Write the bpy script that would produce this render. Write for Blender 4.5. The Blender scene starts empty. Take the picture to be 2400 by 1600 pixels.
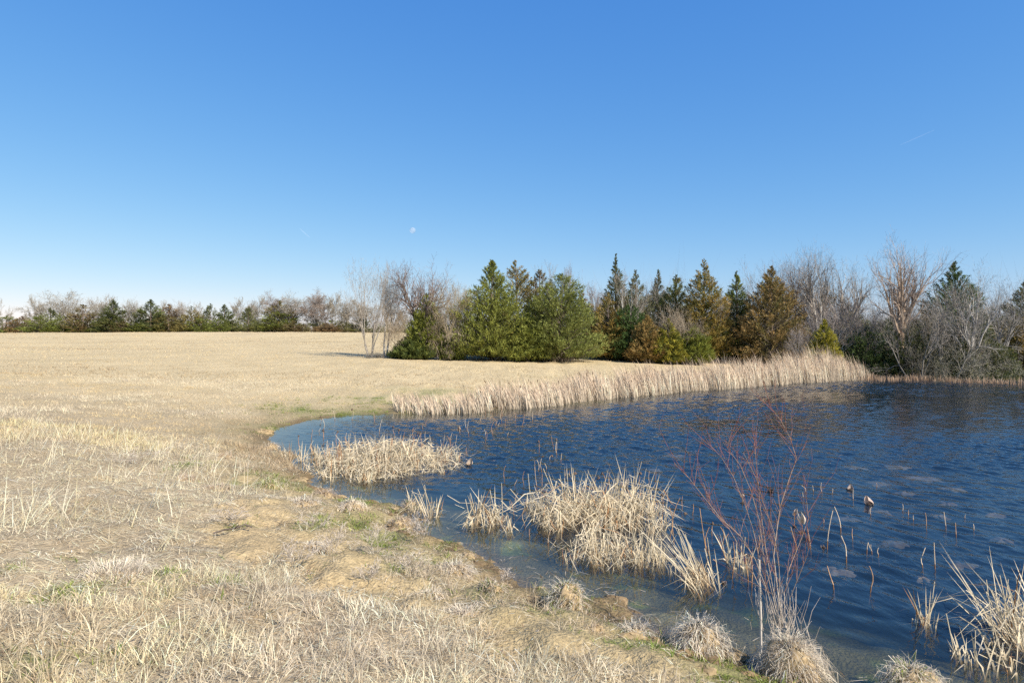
import bpy, math, random
import numpy as np
from math import sin, cos, pi, radians, sqrt

# ------------------------------------------------------------------ camera, sky, sun, exposure
S = bpy.context.scene
COL = S.collection
EYE = 3.0            # camera height above the pond surface, metres
F = 1600.0           # focal length in photograph pixels (24 mm on 36 mm, 2400 px wide)
cam_d = bpy.data.cameras.new('camera')
cam_d.lens = 24.0; cam_d.sensor_width = 36.0; cam_d.clip_start = 0.05; cam_d.clip_end = 8000
cam = bpy.data.objects.new('camera', cam_d); COL.objects.link(cam)
cam.location = (0, 0, EYE); cam.rotation_euler = (radians(90), 0, 0)
S.camera = cam

SUN_AZ = 128.0       # degrees clockwise from +Y (straight ahead): right and a little behind
SUN_EL = 39.0
W = bpy.data.worlds.new('World'); S.world = W; W.use_nodes = True
wn = W.node_tree; wn.nodes.clear()
sky = wn.nodes.new('ShaderNodeTexSky'); sky.sky_type = 'NISHITA'; sky.sun_disc = False
sky.sun_elevation = radians(SUN_EL); sky.sun_rotation = radians(SUN_AZ)
sky.altitude = 150; sky.air_density = 1.0; sky.dust_density = 0.1; sky.ozone_density = 2.0
bg = wn.nodes.new('ShaderNodeBackground'); bg.inputs['Strength'].default_value = 0.12
wo = wn.nodes.new('ShaderNodeOutputWorld')
# the camera's tone response: one power and gain per channel, the same over the whole sky
EXPOSURE = 0.6
sp_ = wn.nodes.new('ShaderNodeSeparateColor'); cb_ = wn.nodes.new('ShaderNodeCombineColor'); wn.links.new(sky.outputs[0], sp_.inputs[0])
for i_, (g_, k_) in enumerate(((1.19, 0.0725), (0.755, 0.1725), (0.34, 0.4771))):
    pw_ = wn.nodes.new('ShaderNodeMath'); pw_.operation = 'POWER'; pw_.inputs[1].default_value = g_; wn.links.new(sp_.outputs[i_], pw_.inputs[0])
    ml_ = wn.nodes.new('ShaderNodeMath'); ml_.operation = 'MULTIPLY'; ml_.inputs[1].default_value = k_ / 0.12 / 2 ** EXPOSURE; wn.links.new(pw_.outputs[0], ml_.inputs[0])
    wn.links.new(ml_.outputs[0], cb_.inputs[i_])
wn.links.new(cb_.outputs[0], bg.inputs[0]); wn.links.new(bg.outputs[0], wo.inputs[0])

sun_d = bpy.data.lights.new('sun', 'SUN'); sun_d.energy = 5.0; sun_d.angle = radians(0.53); sun_d.color = (1.0, 0.95, 0.87)
sun = bpy.data.objects.new('sun', sun_d); COL.objects.link(sun)
sun.rotation_euler = (radians(90 - SUN_EL), 0, radians(180 - SUN_AZ))
sun.location = (30, -20, 40)

S.view_settings.view_transform = 'Standard'; S.view_settings.look = 'None'
S.view_settings.gamma = 1; S.view_settings.use_curve_mapping = False
S.view_settings.exposure = EXPOSURE
S.render.engine = 'CYCLES'
S.cycles.max_bounces = 6; S.cycles.diffuse_bounces = 2; S.cycles.glossy_bounces = 2
S.cycles.transparent_max_bounces = 12; S.cycles.use_denoising = False

# ------------------------------------------------------------------ helpers
def rng(s): return np.random.default_rng(s)
def A(*v): return np.array(v, dtype=float)

def _hash(ix, iy, seed):
    n = (ix.astype(np.int64) * 374761393 + iy.astype(np.int64) * 668265263 + seed * 1442695041) & 0xffffffff
    n = ((n ^ (n >> 13)) * 1274126177) & 0xffffffff
    n = n ^ (n >> 16)
    return (n & 0xffffff) / float(0xffffff)
def vnoise(x, y, seed=0):
    x = np.asarray(x, float); y = np.asarray(y, float)
    ix = np.floor(x); iy = np.floor(y); fx = x - ix; fy = y - iy
    fx = fx * fx * (3 - 2 * fx); fy = fy * fy * (3 - 2 * fy)
    a = _hash(ix, iy, seed); b = _hash(ix + 1, iy, seed); c = _hash(ix, iy + 1, seed); d = _hash(ix + 1, iy + 1, seed)
    return (a * (1 - fx) + b * fx) * (1 - fy) + (c * (1 - fx) + d * fx) * fy
def fbm(x, y, seed=0, o=4):
    t = 0; amp = 0.5; s = 0
    for k in range(o):
        t = t + amp * vnoise(x * 2 ** k + 17.3 * k, y * 2 ** k - 9.1 * k, seed + k); s += amp; amp *= 0.5
    return t / s
def sstep(a, b, x):
    t = np.clip((x - a) / (b - a), 0, 1); return t * t * (3 - 2 * t)

class Acc:
    """collects ribbons and tubes into one mesh with a colour attribute"""
    def __init__(s): s.v = []; s.l = []; s.n = []; s.c = []; s.off = 0
    def _add(s, v, l, n, c):
        s.v.append(v); s.l.append(l + s.off); s.n.append(n); s.c.append(c); s.off += len(v)
    def ribbons(s, P, side, Wd, col, tip=True):
        N, K, _ = P.shape
        if N == 0: return
        if col.ndim == 2: col = np.repeat(col[:, None, :], K, 1)
        L = P - side[:, None, :] * Wd[:, :, None] * 0.5; R = P + side[:, None, :] * Wd[:, :, None] * 0.5
        if tip:
            v = np.empty((N, 2 * K - 1, 3)); c = np.empty((N, 2 * K - 1, 3))
            v[:, 0:2 * K - 2:2] = L[:, :-1]; v[:, 1:2 * K - 2:2] = R[:, :-1]; v[:, -1] = P[:, -1]
            c[:, 0:2 * K - 2:2] = col[:, :-1]; c[:, 1:2 * K - 2:2] = col[:, :-1]; c[:, -1] = col[:, -1]
        else:
            v = np.empty((N, 2 * K, 3)); c = np.empty((N, 2 * K, 3))
            v[:, 0::2] = L; v[:, 1::2] = R; c[:, 0::2] = col; c[:, 1::2] = col
        nv = v.shape[1]; loc = []; siz = []
        for k in range(K - 1):
            if tip and k == K - 2: loc += [2 * k, 2 * k + 1, 2 * k + 2]; siz.append(3)
            else: loc += [2 * k, 2 * k + 1, 2 * k + 3, 2 * k + 2]; siz.append(4)
        l = (np.arange(N)[:, None] * nv + np.array(loc)[None, :]).ravel()
        s._add(v.reshape(-1, 3), l, np.tile(np.array(siz), N), c.reshape(-1, 3))
    def tubes(s, p0, p1, r0, r1, col, n=4):
        p0 = np.asarray(p0, float); p1 = np.asarray(p1, float); N = len(p0)
        if N == 0: return
        r0 = np.broadcast_to(np.asarray(r0, float), (N,)); r1 = np.broadcast_to(np.asarray(r1, float), (N,))
        col = np.broadcast_to(np.asarray(col, float), (N, 3))
        d = p1 - p0; d /= np.linalg.norm(d, axis=1)[:, None] + 1e-9
        up = np.where(np.abs(d[:, 2:3]) > 0.9, A(1, 0, 0)[None], A(0, 0, 1)[None])
        u = np.cross(d, up); u /= np.linalg.norm(u, axis=1)[:, None] + 1e-9; w = np.cross(d, u)
        v = np.empty((N, 2 * n, 3))
        for k in range(n):
            a = 2 * pi * k / n; o = u * cos(a) + w * sin(a)
            v[:, k] = p0 + o * r0[:, None]; v[:, n + k] = p1 + o * r1[:, None]
        loc = []
        for k in range(n): loc += [k, (k + 1) % n, n + (k + 1) % n, n + k]
        l = (np.arange(N)[:, None] * 2 * n + np.array(loc)[None, :]).ravel()
        s._add(v.reshape(-1, 3), l, np.full(N * n, 4), np.repeat(col, 2 * n, 0))
    def grid(s, V, col):
        """V (a,b,3) patch"""
        a, b, _ = V.shape; i = np.arange(a * b).reshape(a, b)
        l = np.stack([i[:-1, :-1], i[:-1, 1:], i[1:, 1:], i[1:, :-1]], -1).reshape(-1, 4)
        s._add(V.reshape(-1, 3), l.ravel(), np.full(len(l), 4), np.broadcast_to(col, (a * b, 3)) if np.ndim(col) < 3 else col.reshape(-1, 3))
    def mesh(s, name, mat, smooth=False):
        v = np.concatenate(s.v); l = np.concatenate(s.l); n = np.concatenate(s.n); c = np.concatenate(s.c)
        me = bpy.data.meshes.new(name)
        me.vertices.add(len(v)); me.vertices.foreach_set('co', v.astype(np.float32).ravel())
        me.loops.add(len(l)); me.loops.foreach_set('vertex_index', l.astype(np.int32))
        me.polygons.add(len(n)); st = np.concatenate([[0], np.cumsum(n)[:-1]]).astype(np.int32)
        me.polygons.foreach_set('loop_start', st)
        me.polygons.foreach_set('use_smooth', np.full(len(n), smooth))
        at = me.attributes.new('Col', 'FLOAT_COLOR', 'POINT')
        at.data.foreach_set('color', np.concatenate([c, np.ones((len(c), 1))], 1).astype(np.float32).ravel())
        me.update(calc_edges=True); me.materials.append(mat)
        return me
    def build(s, name, mat, parent=None, smooth=False):
        return link(name, s.mesh(name, mat, smooth), parent)

def link(name, me, parent=None):
    o = bpy.data.objects.new(name, me); COL.objects.link(o)
    if parent is not None: o.parent = parent
    return o
def tag(o, label=None, cat=None, group=None, kind=None):
    if label: o['label'] = label
    if cat: o['category'] = cat
    if group: o['group'] = group
    if kind: o['kind'] = kind
    return o
def empty(name, loc=(0, 0, 0), rz=0.0):
    o = bpy.data.objects.new(name, None); COL.objects.link(o); o.location = loc; o.rotation_euler = (0, 0, rz)
    o.empty_display_size = 0.2
    return o
def unit(v): return v / (np.linalg.norm(v, axis=-1, keepdims=True) + 1e-9)
ORD = ['', 'first', 'second', 'third', 'fourth', 'fifth', 'sixth', 'seventh', 'eighth', 'ninth', 'tenth', 'eleventh', 'twelfth',
       'thirteenth', 'fourteenth', 'fifteenth', 'sixteenth', 'seventeenth', 'eighteenth', 'nineteenth', 'twentieth', 'twenty-first',
       'twenty-second', 'twenty-third', 'twenty-fourth', 'twenty-fifth', 'twenty-sixth', 'twenty-seventh', 'twenty-eighth',
       'twenty-ninth', 'thirtieth', 'thirty-first', 'thirty-second', 'thirty-third', 'thirty-fourth', 'thirty-fifth']

# ------------------------------------------------------------------ materials
def nodes(name):
    m = bpy.data.materials.new(name); m.use_nodes = True; t = m.node_tree; t.nodes.clear()
    return m, t, t.nodes.new('ShaderNodeOutputMaterial')
def leafy(name, trans=0.3, rough=0.7, noise=0.0, scale=3.0, spec=0.15):
    m, t, o = nodes(name); N = t.nodes; L = t.links
    at = N.new('ShaderNodeAttribute'); at.attribute_name = 'Col'; src = at.outputs['Color']
    if noise:
        nz = N.new('ShaderNodeTexNoise'); nz.inputs['Scale'].default_value = scale
        geo = N.new('ShaderNodeNewGeometry'); L.new(geo.outputs['Position'], nz.inputs['Vector'])
        mp = N.new('ShaderNodeMapRange'); mp.inputs[1].default_value = 0.3; mp.inputs[2].default_value = 0.7
        mp.inputs[3].default_value = 1 - noise; mp.inputs[4].default_value = 1 + noise; L.new(nz.outputs['Fac'], mp.inputs[0])
        mx = N.new('ShaderNodeVectorMath'); mx.operation = 'SCALE'; L.new(src, mx.inputs[0]); L.new(mp.outputs[0], mx.inputs['Scale'])
        src = mx.outputs[0]
    p = N.new('ShaderNodeBsdfPrincipled'); p.inputs['Roughness'].default_value = rough
    p.inputs['Specular IOR Level'].default_value = spec
    L.new(src, p.inputs['Base Color'])
    if trans:
        tr = N.new('ShaderNodeBsdfTranslucent'); L.new(src, tr.inputs['Color'])
        mix = N.new('ShaderNodeMixShader'); mix.inputs[0].default_value = trans
        L.new(p.outputs[0], mix.inputs[1]); L.new(tr.outputs[0], mix.inputs[2]); L.new(mix.outputs[0], o.inputs[0])
    else: L.new(p.outputs[0], o.inputs[0])
    return m
M_GRASS = leafy('dry_grass', 0.3, 0.75, 0.18, 2.0)
M_REED = leafy('dead_reed', 0.22, 0.6, 0.12, 12.0, 0.25)
M_CEDAR = leafy('cedar_foliage', 0.25, 0.7, 0.15, 1.5)
M_BARK = leafy('bark', 0.0, 0.9, 0.22, 9.0, 0.1)
M_TWIG = leafy('twig', 0.0, 0.75, 0.1, 20.0, 0.2)
M_SOIL = leafy('soil_clump', 0.0, 0.95, 0.3, 25.0, 0.1)

# ------------------------------------------------------------------ the lie of the land
def P0(x, y, z=0.0):
    d = (EYE - z) * F / (y - 800.0); return A((x - 1200.0) / F * d, d, z)
shore_px = [(2400,886),(2250,884),(2120,882),(2040,884),(1950,888),(1840,894),(1700,905),(1560,915),(1430,930),(1330,942),(1220,952),(1100,962),
            (1000,966),(920,968),(820,972),(715,984),(655,996),(612,1012),(605,1030),(650,1062),(690,1105),(710,1150),(775,1170),(865,1190),
            (920,1210),(978,1255),(1020,1285),(1100,1316),(1172,1355),(1275,1398),(1357,1428),(1430,1450),(1530,1480),(1590,1510),(1685,1545),(1755,1590)]
shore = [P0(*p)[:2] for p in shore_px] + [A(3.4, 5.0), A(6, 4.2), A(12, 3.0), A(22, 2.0), A(36, 6.0), A(50, 22.0), A(58, 44.0)]
shore = np.array(shore)
def sd_poly(x, y):
    x = x.ravel(); y = y.ravel(); best = np.full(len(x), 1e9); inside = np.zeros(len(x), bool)
    n = len(shore)
    for i in range(n):
        a = shore[i]; b = shore[(i + 1) % n]; e = b - a
        wx = x - a[0]; wy = y - a[1]
        t = np.clip((wx * e[0] + wy * e[1]) / (e @ e), 0, 1)
        best = np.minimum(best, (wx - e[0] * t) ** 2 + (wy - e[1] * t) ** 2)
        c = ((a[1] > y) != (b[1] > y)) & (x < (b[0] - a[0]) * (y - a[1]) / (b[1] - a[1] + 1e-12) + a[0])
        inside ^= c
    return np.where(inside, -1, 1) * np.sqrt(best)
GX = np.arange(-70, 72, 0.2); GY = np.arange(-10, 80, 0.2)
gx, gy = np.meshgrid(GX, GY, indexing='ij')
SDG = sd_poly(gx, gy).reshape(gx.shape)
def sdist(x, y):
    x = np.asarray(x, float); y = np.asarray(y, float)
    u = np.clip((x - GX[0]) / 0.2, 0, len(GX) - 1.001); v = np.clip((y - GY[0]) / 0.2, 0, len(GY) - 1.001)
    i = u.astype(int); j = v.astype(int); fu = u - i; fv = v - j
    s = (SDG[i, j] * (1 - fu) + SDG[i + 1, j] * fu) * (1 - fv) + (SDG[i, j + 1] * (1 - fu) + SDG[i + 1, j + 1] * fu) * fv
    ex = np.maximum(0, np.maximum(np.abs(x - 1) - 70.5, np.maximum(-10 - y, y - 79.5)))
    near = 1 - sstep(18, 40, y)
    return s + ex + 0.28 * near + (fbm(x * 0.9, y * 0.9, 5, 3) - 0.5) * (0.75 + 0.3 * (1 - near)) + (vnoise(x * 3.3, y * 3.3, 8) - 0.5) * 0.22 * near
def ground(x, y):
    x = np.asarray(x, float); y = np.asarray(y, float)
    s = sdist(x, y); r = np.hypot(x, y)
    B = 1.45 + np.interp(y, [-400, 0, 10, 62, 100, 178, 186, 220, 400, 2500], [0, 0, 0.05, 0.85, 1.75, 3.95, 4.05, 3.4, 0.5, -6.0])
    B = B + (fbm(x * 0.09, y * 0.09, 11, 3) - 0.5) * 0.55 * sstep(14, 40, r) + (fbm(x * 0.022, y * 0.03, 13, 2) - 0.5) * 1.5 * sstep(60, 150, y)
    sl = 0.23 + (0.085 - 0.23) * sstep(13, 30, y)
    z = B * (1 - np.exp(-np.maximum(s, 0) * sl / B))
    z = z + 0.035 * sstep(0, 0.12, s) - 0.02
    mound = (fbm(x * 1.1, y * 1.1, 21, 3) - 0.5) * 0.16 + (fbm(x * 3.5, y * 3.5, 25, 3) - 0.5) * 0.07
    z = z + mound * sstep(0.0, 1.2, s) * (1 - 0.4 * sstep(30, 60, r))
    wet = np.minimum(s, 0)
    zw = -0.02 + np.maximum(wet, -1.4) * 0.11 + np.minimum(wet + 1.4, 0) * 0.25 + (fbm(x * 2.0, y * 2.0, 31, 3) - 0.5) * 0.12 * sstep(0, -0.8, s)
    zw = np.maximum(zw, -1.3)
    return np.where(s > 0, z, zw)
def G(x, y):
    """photograph pixel -> point on the land"""
    z = 0.3
    for _ in range(25):
        d = (EYE - z) * F / (y - 800.0); X = (x - 1200.0) / F * d
        z = 0.5 * z + 0.5 * max(float(ground(X, d)), 0.0)
    return A(X, d, z)
def at(x, d):
    X = (x - 1200.0) / F * d; return A(X, d, float(ground(X, d)))

# where the bank is bare sand
sand_px = [(440,1215),(520,1165),(640,1172),(700,1215),(800,1275),(900,1325),(1000,1370),(1150,1420),(1350,1480),(1550,1530),(1700,1590),
           (1450,1585),(1250,1545),(1080,1480),(940,1440),(800,1385),(680,1345),(560,1320),(480,1280)]
sand_w = np.array([G(*p)[:2] for p in sand_px])
def in_poly(x, y, poly):
    ins = np.zeros(x.shape, bool)
    for i in range(len(poly)):
        a = poly[i]; b = poly[(i + 1) % len(poly)]
        ins ^= ((a[1] > y) != (b[1] > y)) & (x < (b[0] - a[0]) * (y - a[1]) / (b[1] - a[1] + 1e-12) + a[0])
    return ins
def sandy(x, y):
    """0..1, how bare the soil is"""
    jx = (fbm(x * 1.3, y * 1.3, 41, 3) - 0.5) * 1.3; jy = (fbm(x * 1.3, y * 1.3, 45, 3) - 0.5) * 1.3
    a = in_poly(x + jx, y + jy, sand_w).astype(float)
    s = sdist(x, y)
    b = .90 * (1 - sstep(0.9, 2.3, s + (fbm(x * 1.2, y * 1.2, 47, 2) - .5) * 1.6)) * (y < 15) + (1 - sstep(0.0, 0.25, s)) * (y >= 16)
    n = fbm(x * 1.7, y * 1.7, 49, 3)
    c = sstep(0.64, 0.72, n) * (y < 12) * 0.6 + sstep(0.68, 0.74, n) * ((y >= 12) & (y < 30)) * 0.3
    return np.clip(np.maximum(np.maximum(a, b), c), 0, 1)
GREEN = [(440,1085,70,14),(560,1130,45,16),(625,1120,30,22),(110,1330,80,22),(400,1340,30,18),(60,1550,90,40),(520,1370,60,18),(640,1005,50,12),
         (180,1380,80,25),(300,1500,110,40),(900,1265,50,22),(1000,1290,60,25),(1130,1390,35,14),(1270,1440,40,12),(1420,1500,60,14),(1520,1510,40,12),
         (840,975,160,10),(700,960,90,10),(560,1230,40,8),(740,1235,40,10),(850,1225,50,14),(940,1335,40,12),(480,1390,80,25),(1000,920,120,9),(930,940,150,10)]
GW = []
for (x_, y_, a_, b_) in GREEN:
    c_ = G(x_, y_); e1 = G(x_ + a_, y_); e2 = G(x_, y_ + b_); GW.append((c_[0], c_[1], abs(e1[0] - c_[0]), max(0.12, abs(e2[1] - c_[1]))))
def greenness(x, y):
    g = np.zeros(np.shape(x))
    for (cx, cy, a, b) in GW:
        g = np.maximum(g, np.exp(-(((x - cx) / a) ** 2 + ((y - cy) / b) ** 2)))
    sh = sdist(x, y); g = np.maximum(g, .75 * (y < 15) * sstep(.05, .3, sh) * (1 - sstep(.7, 1.6, sh)) * sstep(.45, .6, fbm(x * 1.4, y * 1.4, 57, 2)))
    return g * sstep(0.3, 0.62, fbm(x * 2.5, y * 2.5, 55, 3)) * 1.2

# terrain sheet: fine near the bank, coarse towards the horizon
def axis(near0, near1, step, far_lo, far_hi, g=1.11):
    a = list(np.arange(near0, near1, step)); s = step; v = a[-1]; hi = []
    while v < far_hi: s *= g; v += s; hi.append(v)
    s = step; v = a[0]; lo = []
    while v > far_lo: s *= g; v -= s; lo.append(v)
    return np.array(lo[::-1] + a + hi)
ax = axis(-7, 4.5, 0.08, -3000, 3000, 1.075); ay = axis(3, 14, 0.08, -1500, 4000, 1.062)
tx, ty = np.meshgrid(ax, ay, indexing='ij')
tz = ground(tx, ty)
# clods and hoof-prints on bare soil
sm = sandy(tx, ty) * (ty < 20); sd_ = sdist(tx, ty)
tz = tz + sm * sstep(-0.1, 0.3, sd_) * ((fbm(tx * 3.2, ty * 3.2, 61, 4) - 0.5) * 0.20 + (vnoise(tx * 7, ty * 7, 65) - 0.5) * 0.05)
soil = A(0.47, 0.345, 0.185); thatch = A(0.39, 0.30, 0.185); mud = A(0.19, 0.132, 0.068); bed = A(0.20, 0.16, 0.085); far_t = A(0.56, 0.43, 0.24)
fT = sstep(12, 40, ty)[..., None]
tc = (thatch * (1 - fT) + far_t * fT)
smm = sandy(tx, ty)[..., None] * (ty < 30)[..., None]
tc = tc * (1 - smm) + soil * smm
n_ = fbm(tx * 0.9, ty * 0.9, 71, 4)[..., None]; tc = tc * (0.8 + 0.4 * n_)
marg = ((1 - sstep(.6, 3.0, sd_ + (fbm(tx * 1.1, ty * 1.1, 73, 3) - .5) * 2)) * .6 * (ty < 30))[..., None]; tc = tc * (1 - marg) + A(.30, .235, .115) * marg
wetf = (1 - sstep(0.05, 0.85, sd_ + (fbm(tx * 3, ty * 3, 75, 3) - 0.5) * 0.5))[..., None]
tc = tc * (1 - wetf) + mud * wetf
g_ = (greenness(tx, ty) * 0.55)[..., None]; tc = tc * (1 - g_) + A(0.16, 0.19, 0.06) * g_
uw = sstep(-0.02, -0.35, sd_)[..., None]
bedn = fbm(tx * 1.6, ty * 1.6, 77, 3)[..., None]
bc = bed * (0.6 + 0.8 * bedn) + sstep(0.60, 0.72, fbm(tx * 1.2, ty * 1.2, 79, 3))[..., None] * A(0.10, 0.085, 0.05) + sstep(0.66, 0.74, fbm(tx * 2.2, ty * 2.2, 83, 3))[..., None] * A(0.03, 0.07, 0.0)
tc = tc * (1 - uw) + bc * uw
def ground_mat():
    m, t, o = nodes('ground'); N = t.nodes; L = t.links
    at_ = N.new('ShaderNodeAttribute'); at_.attribute_name = 'Col'
    geo = N.new('ShaderNodeNewGeometry')
    nz = N.new('ShaderNodeTexNoise'); nz.inputs['Scale'].default_value = 14; nz.inputs['Detail'].default_value = 8; nz.inputs['Roughness'].default_value = 0.65
    L.new(geo.outputs['Position'], nz.inputs['Vector'])
    mp = N.new('ShaderNodeMapRange'); mp.inputs[1].default_value = 0.3; mp.inputs[2].default_value = 0.72; mp.inputs[3].default_value = 0.62; mp.inputs[4].default_value = 1.28
    L.new(nz.outputs['Fac'], mp.inputs[0])
    mx = N.new('ShaderNodeVectorMath'); mx.operation = 'SCALE'; L.new(at_.outputs['Color'], mx.inputs[0]); L.new(mp.outputs[0], mx.inputs['Scale'])
    p = N.new('ShaderNodeBsdfPrincipled'); p.inputs['Roughness'].default_value = 0.95; p.inputs['Specular IOR Level'].default_value = 0.1
    L.new(mx.outputs[0], p.inputs['Base Color'])
    nb = N.new('ShaderNodeTexNoise'); nb.inputs['Scale'].default_value = 30; nb.inputs['Detail'].default_value = 6; L.new(geo.outputs['Position'], nb.inputs['Vector'])
    bp = N.new('ShaderNodeBump'); bp.inputs['Strength'].default_value = 0.9; bp.inputs['Distance'].default_value = 0.05; L.new(nb.outputs['Fac'], bp.inputs['Height'])
    L.new(bp.outputs[0], p.inputs['Normal']); L.new(p.outputs[0], o.inputs[0]); return m
acc = Acc(); acc.grid(np.stack([tx, ty, tz], -1).transpose(1, 0, 2), tc.transpose(1, 0, 2))
tag(acc.build('ground', ground_mat(), smooth=True), 'tan meadow and bare sandy bank around the pond', kind='structure')

# ------------------------------------------------------------------ pond
def water_mat():
    m, t, o = nodes('pond_water'); N = t.nodes; L = t.links
    geo = N.new('ShaderNodeNewGeometry')
    mp = N.new('ShaderNodeMapping'); mp.inputs['Rotation'].default_value = (0, 0, radians(-30)); mp.inputs['Scale'].default_value = (11, 5, 1)
    L.new(geo.outputs['Position'], mp.inputs['Vector'])
    nz = N.new('ShaderNodeTexNoise'); nz.noise_dimensions = '2D'; nz.inputs['Scale'].default_value = 1.0; nz.inputs['Detail'].default_value = 2; L.new(mp.outputs[0], nz.inputs['Vector'])
    at_ = N.new('ShaderNodeAttribute'); at_.attribute_name = 'Col'; sep = N.new('ShaderNodeSeparateColor'); L.new(at_.outputs['Color'], sep.inputs[0])
    hm = N.new('ShaderNodeMath'); hm.operation = 'MULTIPLY'; L.new(nz.outputs['Fac'], hm.inputs[0]); L.new(sep.outputs[0], hm.inputs[1])
    bp = N.new('ShaderNodeBump'); bp.inputs['Strength'].default_value = 1.0; bp.inputs['Distance'].default_value = 0.012; L.new(hm.outputs[0], bp.inputs['Height'])
    fr = N.new('ShaderNodeFresnel'); L.new(bp.outputs[0], fr.inputs['Normal'])
    ior = N.new('ShaderNodeMapRange'); ior.inputs[3].default_value = 1.33; ior.inputs[4].default_value = 1 / 1.33   # unrefracted body: same Fresnel from both sides
    L.new(geo.outputs['Backfacing'], ior.inputs[0]); L.new(ior.outputs[0], fr.inputs['IOR'])
    gl = N.new('ShaderNodeBsdfGlossy'); gl.inputs['Roughness'].default_value = 0.05; L.new(bp.outputs[0], gl.inputs['Normal'])
    tr = N.new('ShaderNodeBsdfTransparent'); tr.inputs['Color'].default_value = (0.93, 0.96, 0.95, 1)
    df = N.new('ShaderNodeBsdfDiffuse'); df.inputs['Color'].default_value = (0.030, 0.070, 0.120, 1)
    body = N.new('ShaderNodeMixShader'); mb = N.new('ShaderNodeMapRange'); mb.inputs[1].default_value = .1; mb.inputs[2].default_value = .8; mb.inputs[3].default_value = .08; mb.inputs[4].default_value = .32; L.new(sep.outputs[0], mb.inputs[0]); L.new(mb.outputs[0], body.inputs[0]); L.new(tr.outputs[0], body.inputs[1]); L.new(df.outputs[0], body.inputs[2])
    mix = N.new('ShaderNodeMixShader'); L.new(fr.outputs[0], mix.inputs[0]); L.new(body.outputs[0], mix.inputs[1]); L.new(gl.outputs[0], mix.inputs[2])
    L.new(mix.outputs[0], o.inputs[0])
    va = N.new('ShaderNodeVolumeAbsorption'); va.inputs['Color'].default_value = (0.42, 0.46, 0.30, 1); va.inputs['Density'].default_value = 2.3
    L.new(va.outputs[0], o.inputs['Volume'])
    return m
wr = rng(61); NW = 56
w_lam = np.exp(wr.uniform(math.log(.13), math.log(1.2), NW)); w_th = radians(31) + wr.normal(0, radians(26), NW); w_ph = wr.uniform(0, 2 * pi, NW)
w_s = np.exp(-((np.log(w_lam / .30)) / .75) ** 2); w_s *= 0.14 / sqrt((w_s ** 2).sum() / 2)
def calmness(x, y):
    sh = np.clip(-sdist(x, y), 0, None)
    c = 0.10 + 0.90 * sstep(0.4, 4.0, sh)
    corner = (1 - sstep(-1.5, 1.0, x + 0.25 * (y - 9))) * (1 - sstep(11, 14, y))
    gust = 0.50 + 1.05 * sstep(.25, .75, fbm(x * .10, y * .16, 63, 3))
    return c * (1 - .75 * corner) * gust
def waves(x, y, step):
    z = np.zeros_like(x); use = w_lam >= 3.0 * step
    gain = sqrt((w_s ** 2).sum() / max((w_s[use] ** 2).sum(), 1e-9)) if use.any() else 0.0
    for k in range(NW):
        if w_lam[k] < 3.0 * step: continue
        q_ = 2 * pi / w_lam[k]
        z += w_s[k] / q_ * np.sin(q_ * (x * cos(w_th[k]) + y * sin(w_th[k])) + w_ph[k])
    return z * gain * (1.0 + .25 * sstep(14, 40, y)) * calmness(x, y)
acc = Acc()
for (x0, x1, y0, y1, st) in ((-5, 10, 3.5, 14, .055), (-12, 20, 14, 34, .10), (-12, 52, 34, 62, .16), (10, 16, 1, 14, .15), (16, 62, 1, 14, .5), (20, 26, 14, 34, .16), (26, 62, 14, 34, .5), (-12, -5, 1, 14, .5), (-5, 10, 1, 3.5, .5), (52, 62, 34, 62, .5)):
    a_ = np.linspace(x0, x1, int(round((x1 - x0) / st)) + 1); b_ = np.linspace(y0, y1, int(round((y1 - y0) / st)) + 1)
    WX, WY = np.meshgrid(a_, b_, indexing='ij'); wz = waves(WX, WY, st); cm = calmness(WX, WY)
    acc.grid(np.stack([WX, WY, wz], -1).transpose(1, 0, 2), np.stack([cm] * 3, -1).transpose(1, 0, 2))
bx0, bx1, by0, by1 = -12, 62, 1, 62
def q(a, b, c, d): acc.grid(np.array([[a, b], [d, c]], float), A(1, 1, 1))
q((bx0, by0, -2), (bx0, by1, -2), (bx1, by1, -2), (bx1, by0, -2))
q((bx0, by0, 0), (bx1, by0, 0), (bx1, by0, -2), (bx0, by0, -2)); q((bx1, by0, 0), (bx1, by1, 0), (bx1, by1, -2), (bx1, by0, -2))
q((bx1, by1, 0), (bx0, by1, 0), (bx0, by1, -2), (bx1, by1, -2)); q((bx0, by1, 0), (bx0, by0, 0), (bx0, by0, -2), (bx0, by1, -2))
tag(acc.build('pond_water', water_mat(), smooth=True), 'dark blue rippled pond water', kind='structure')

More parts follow.
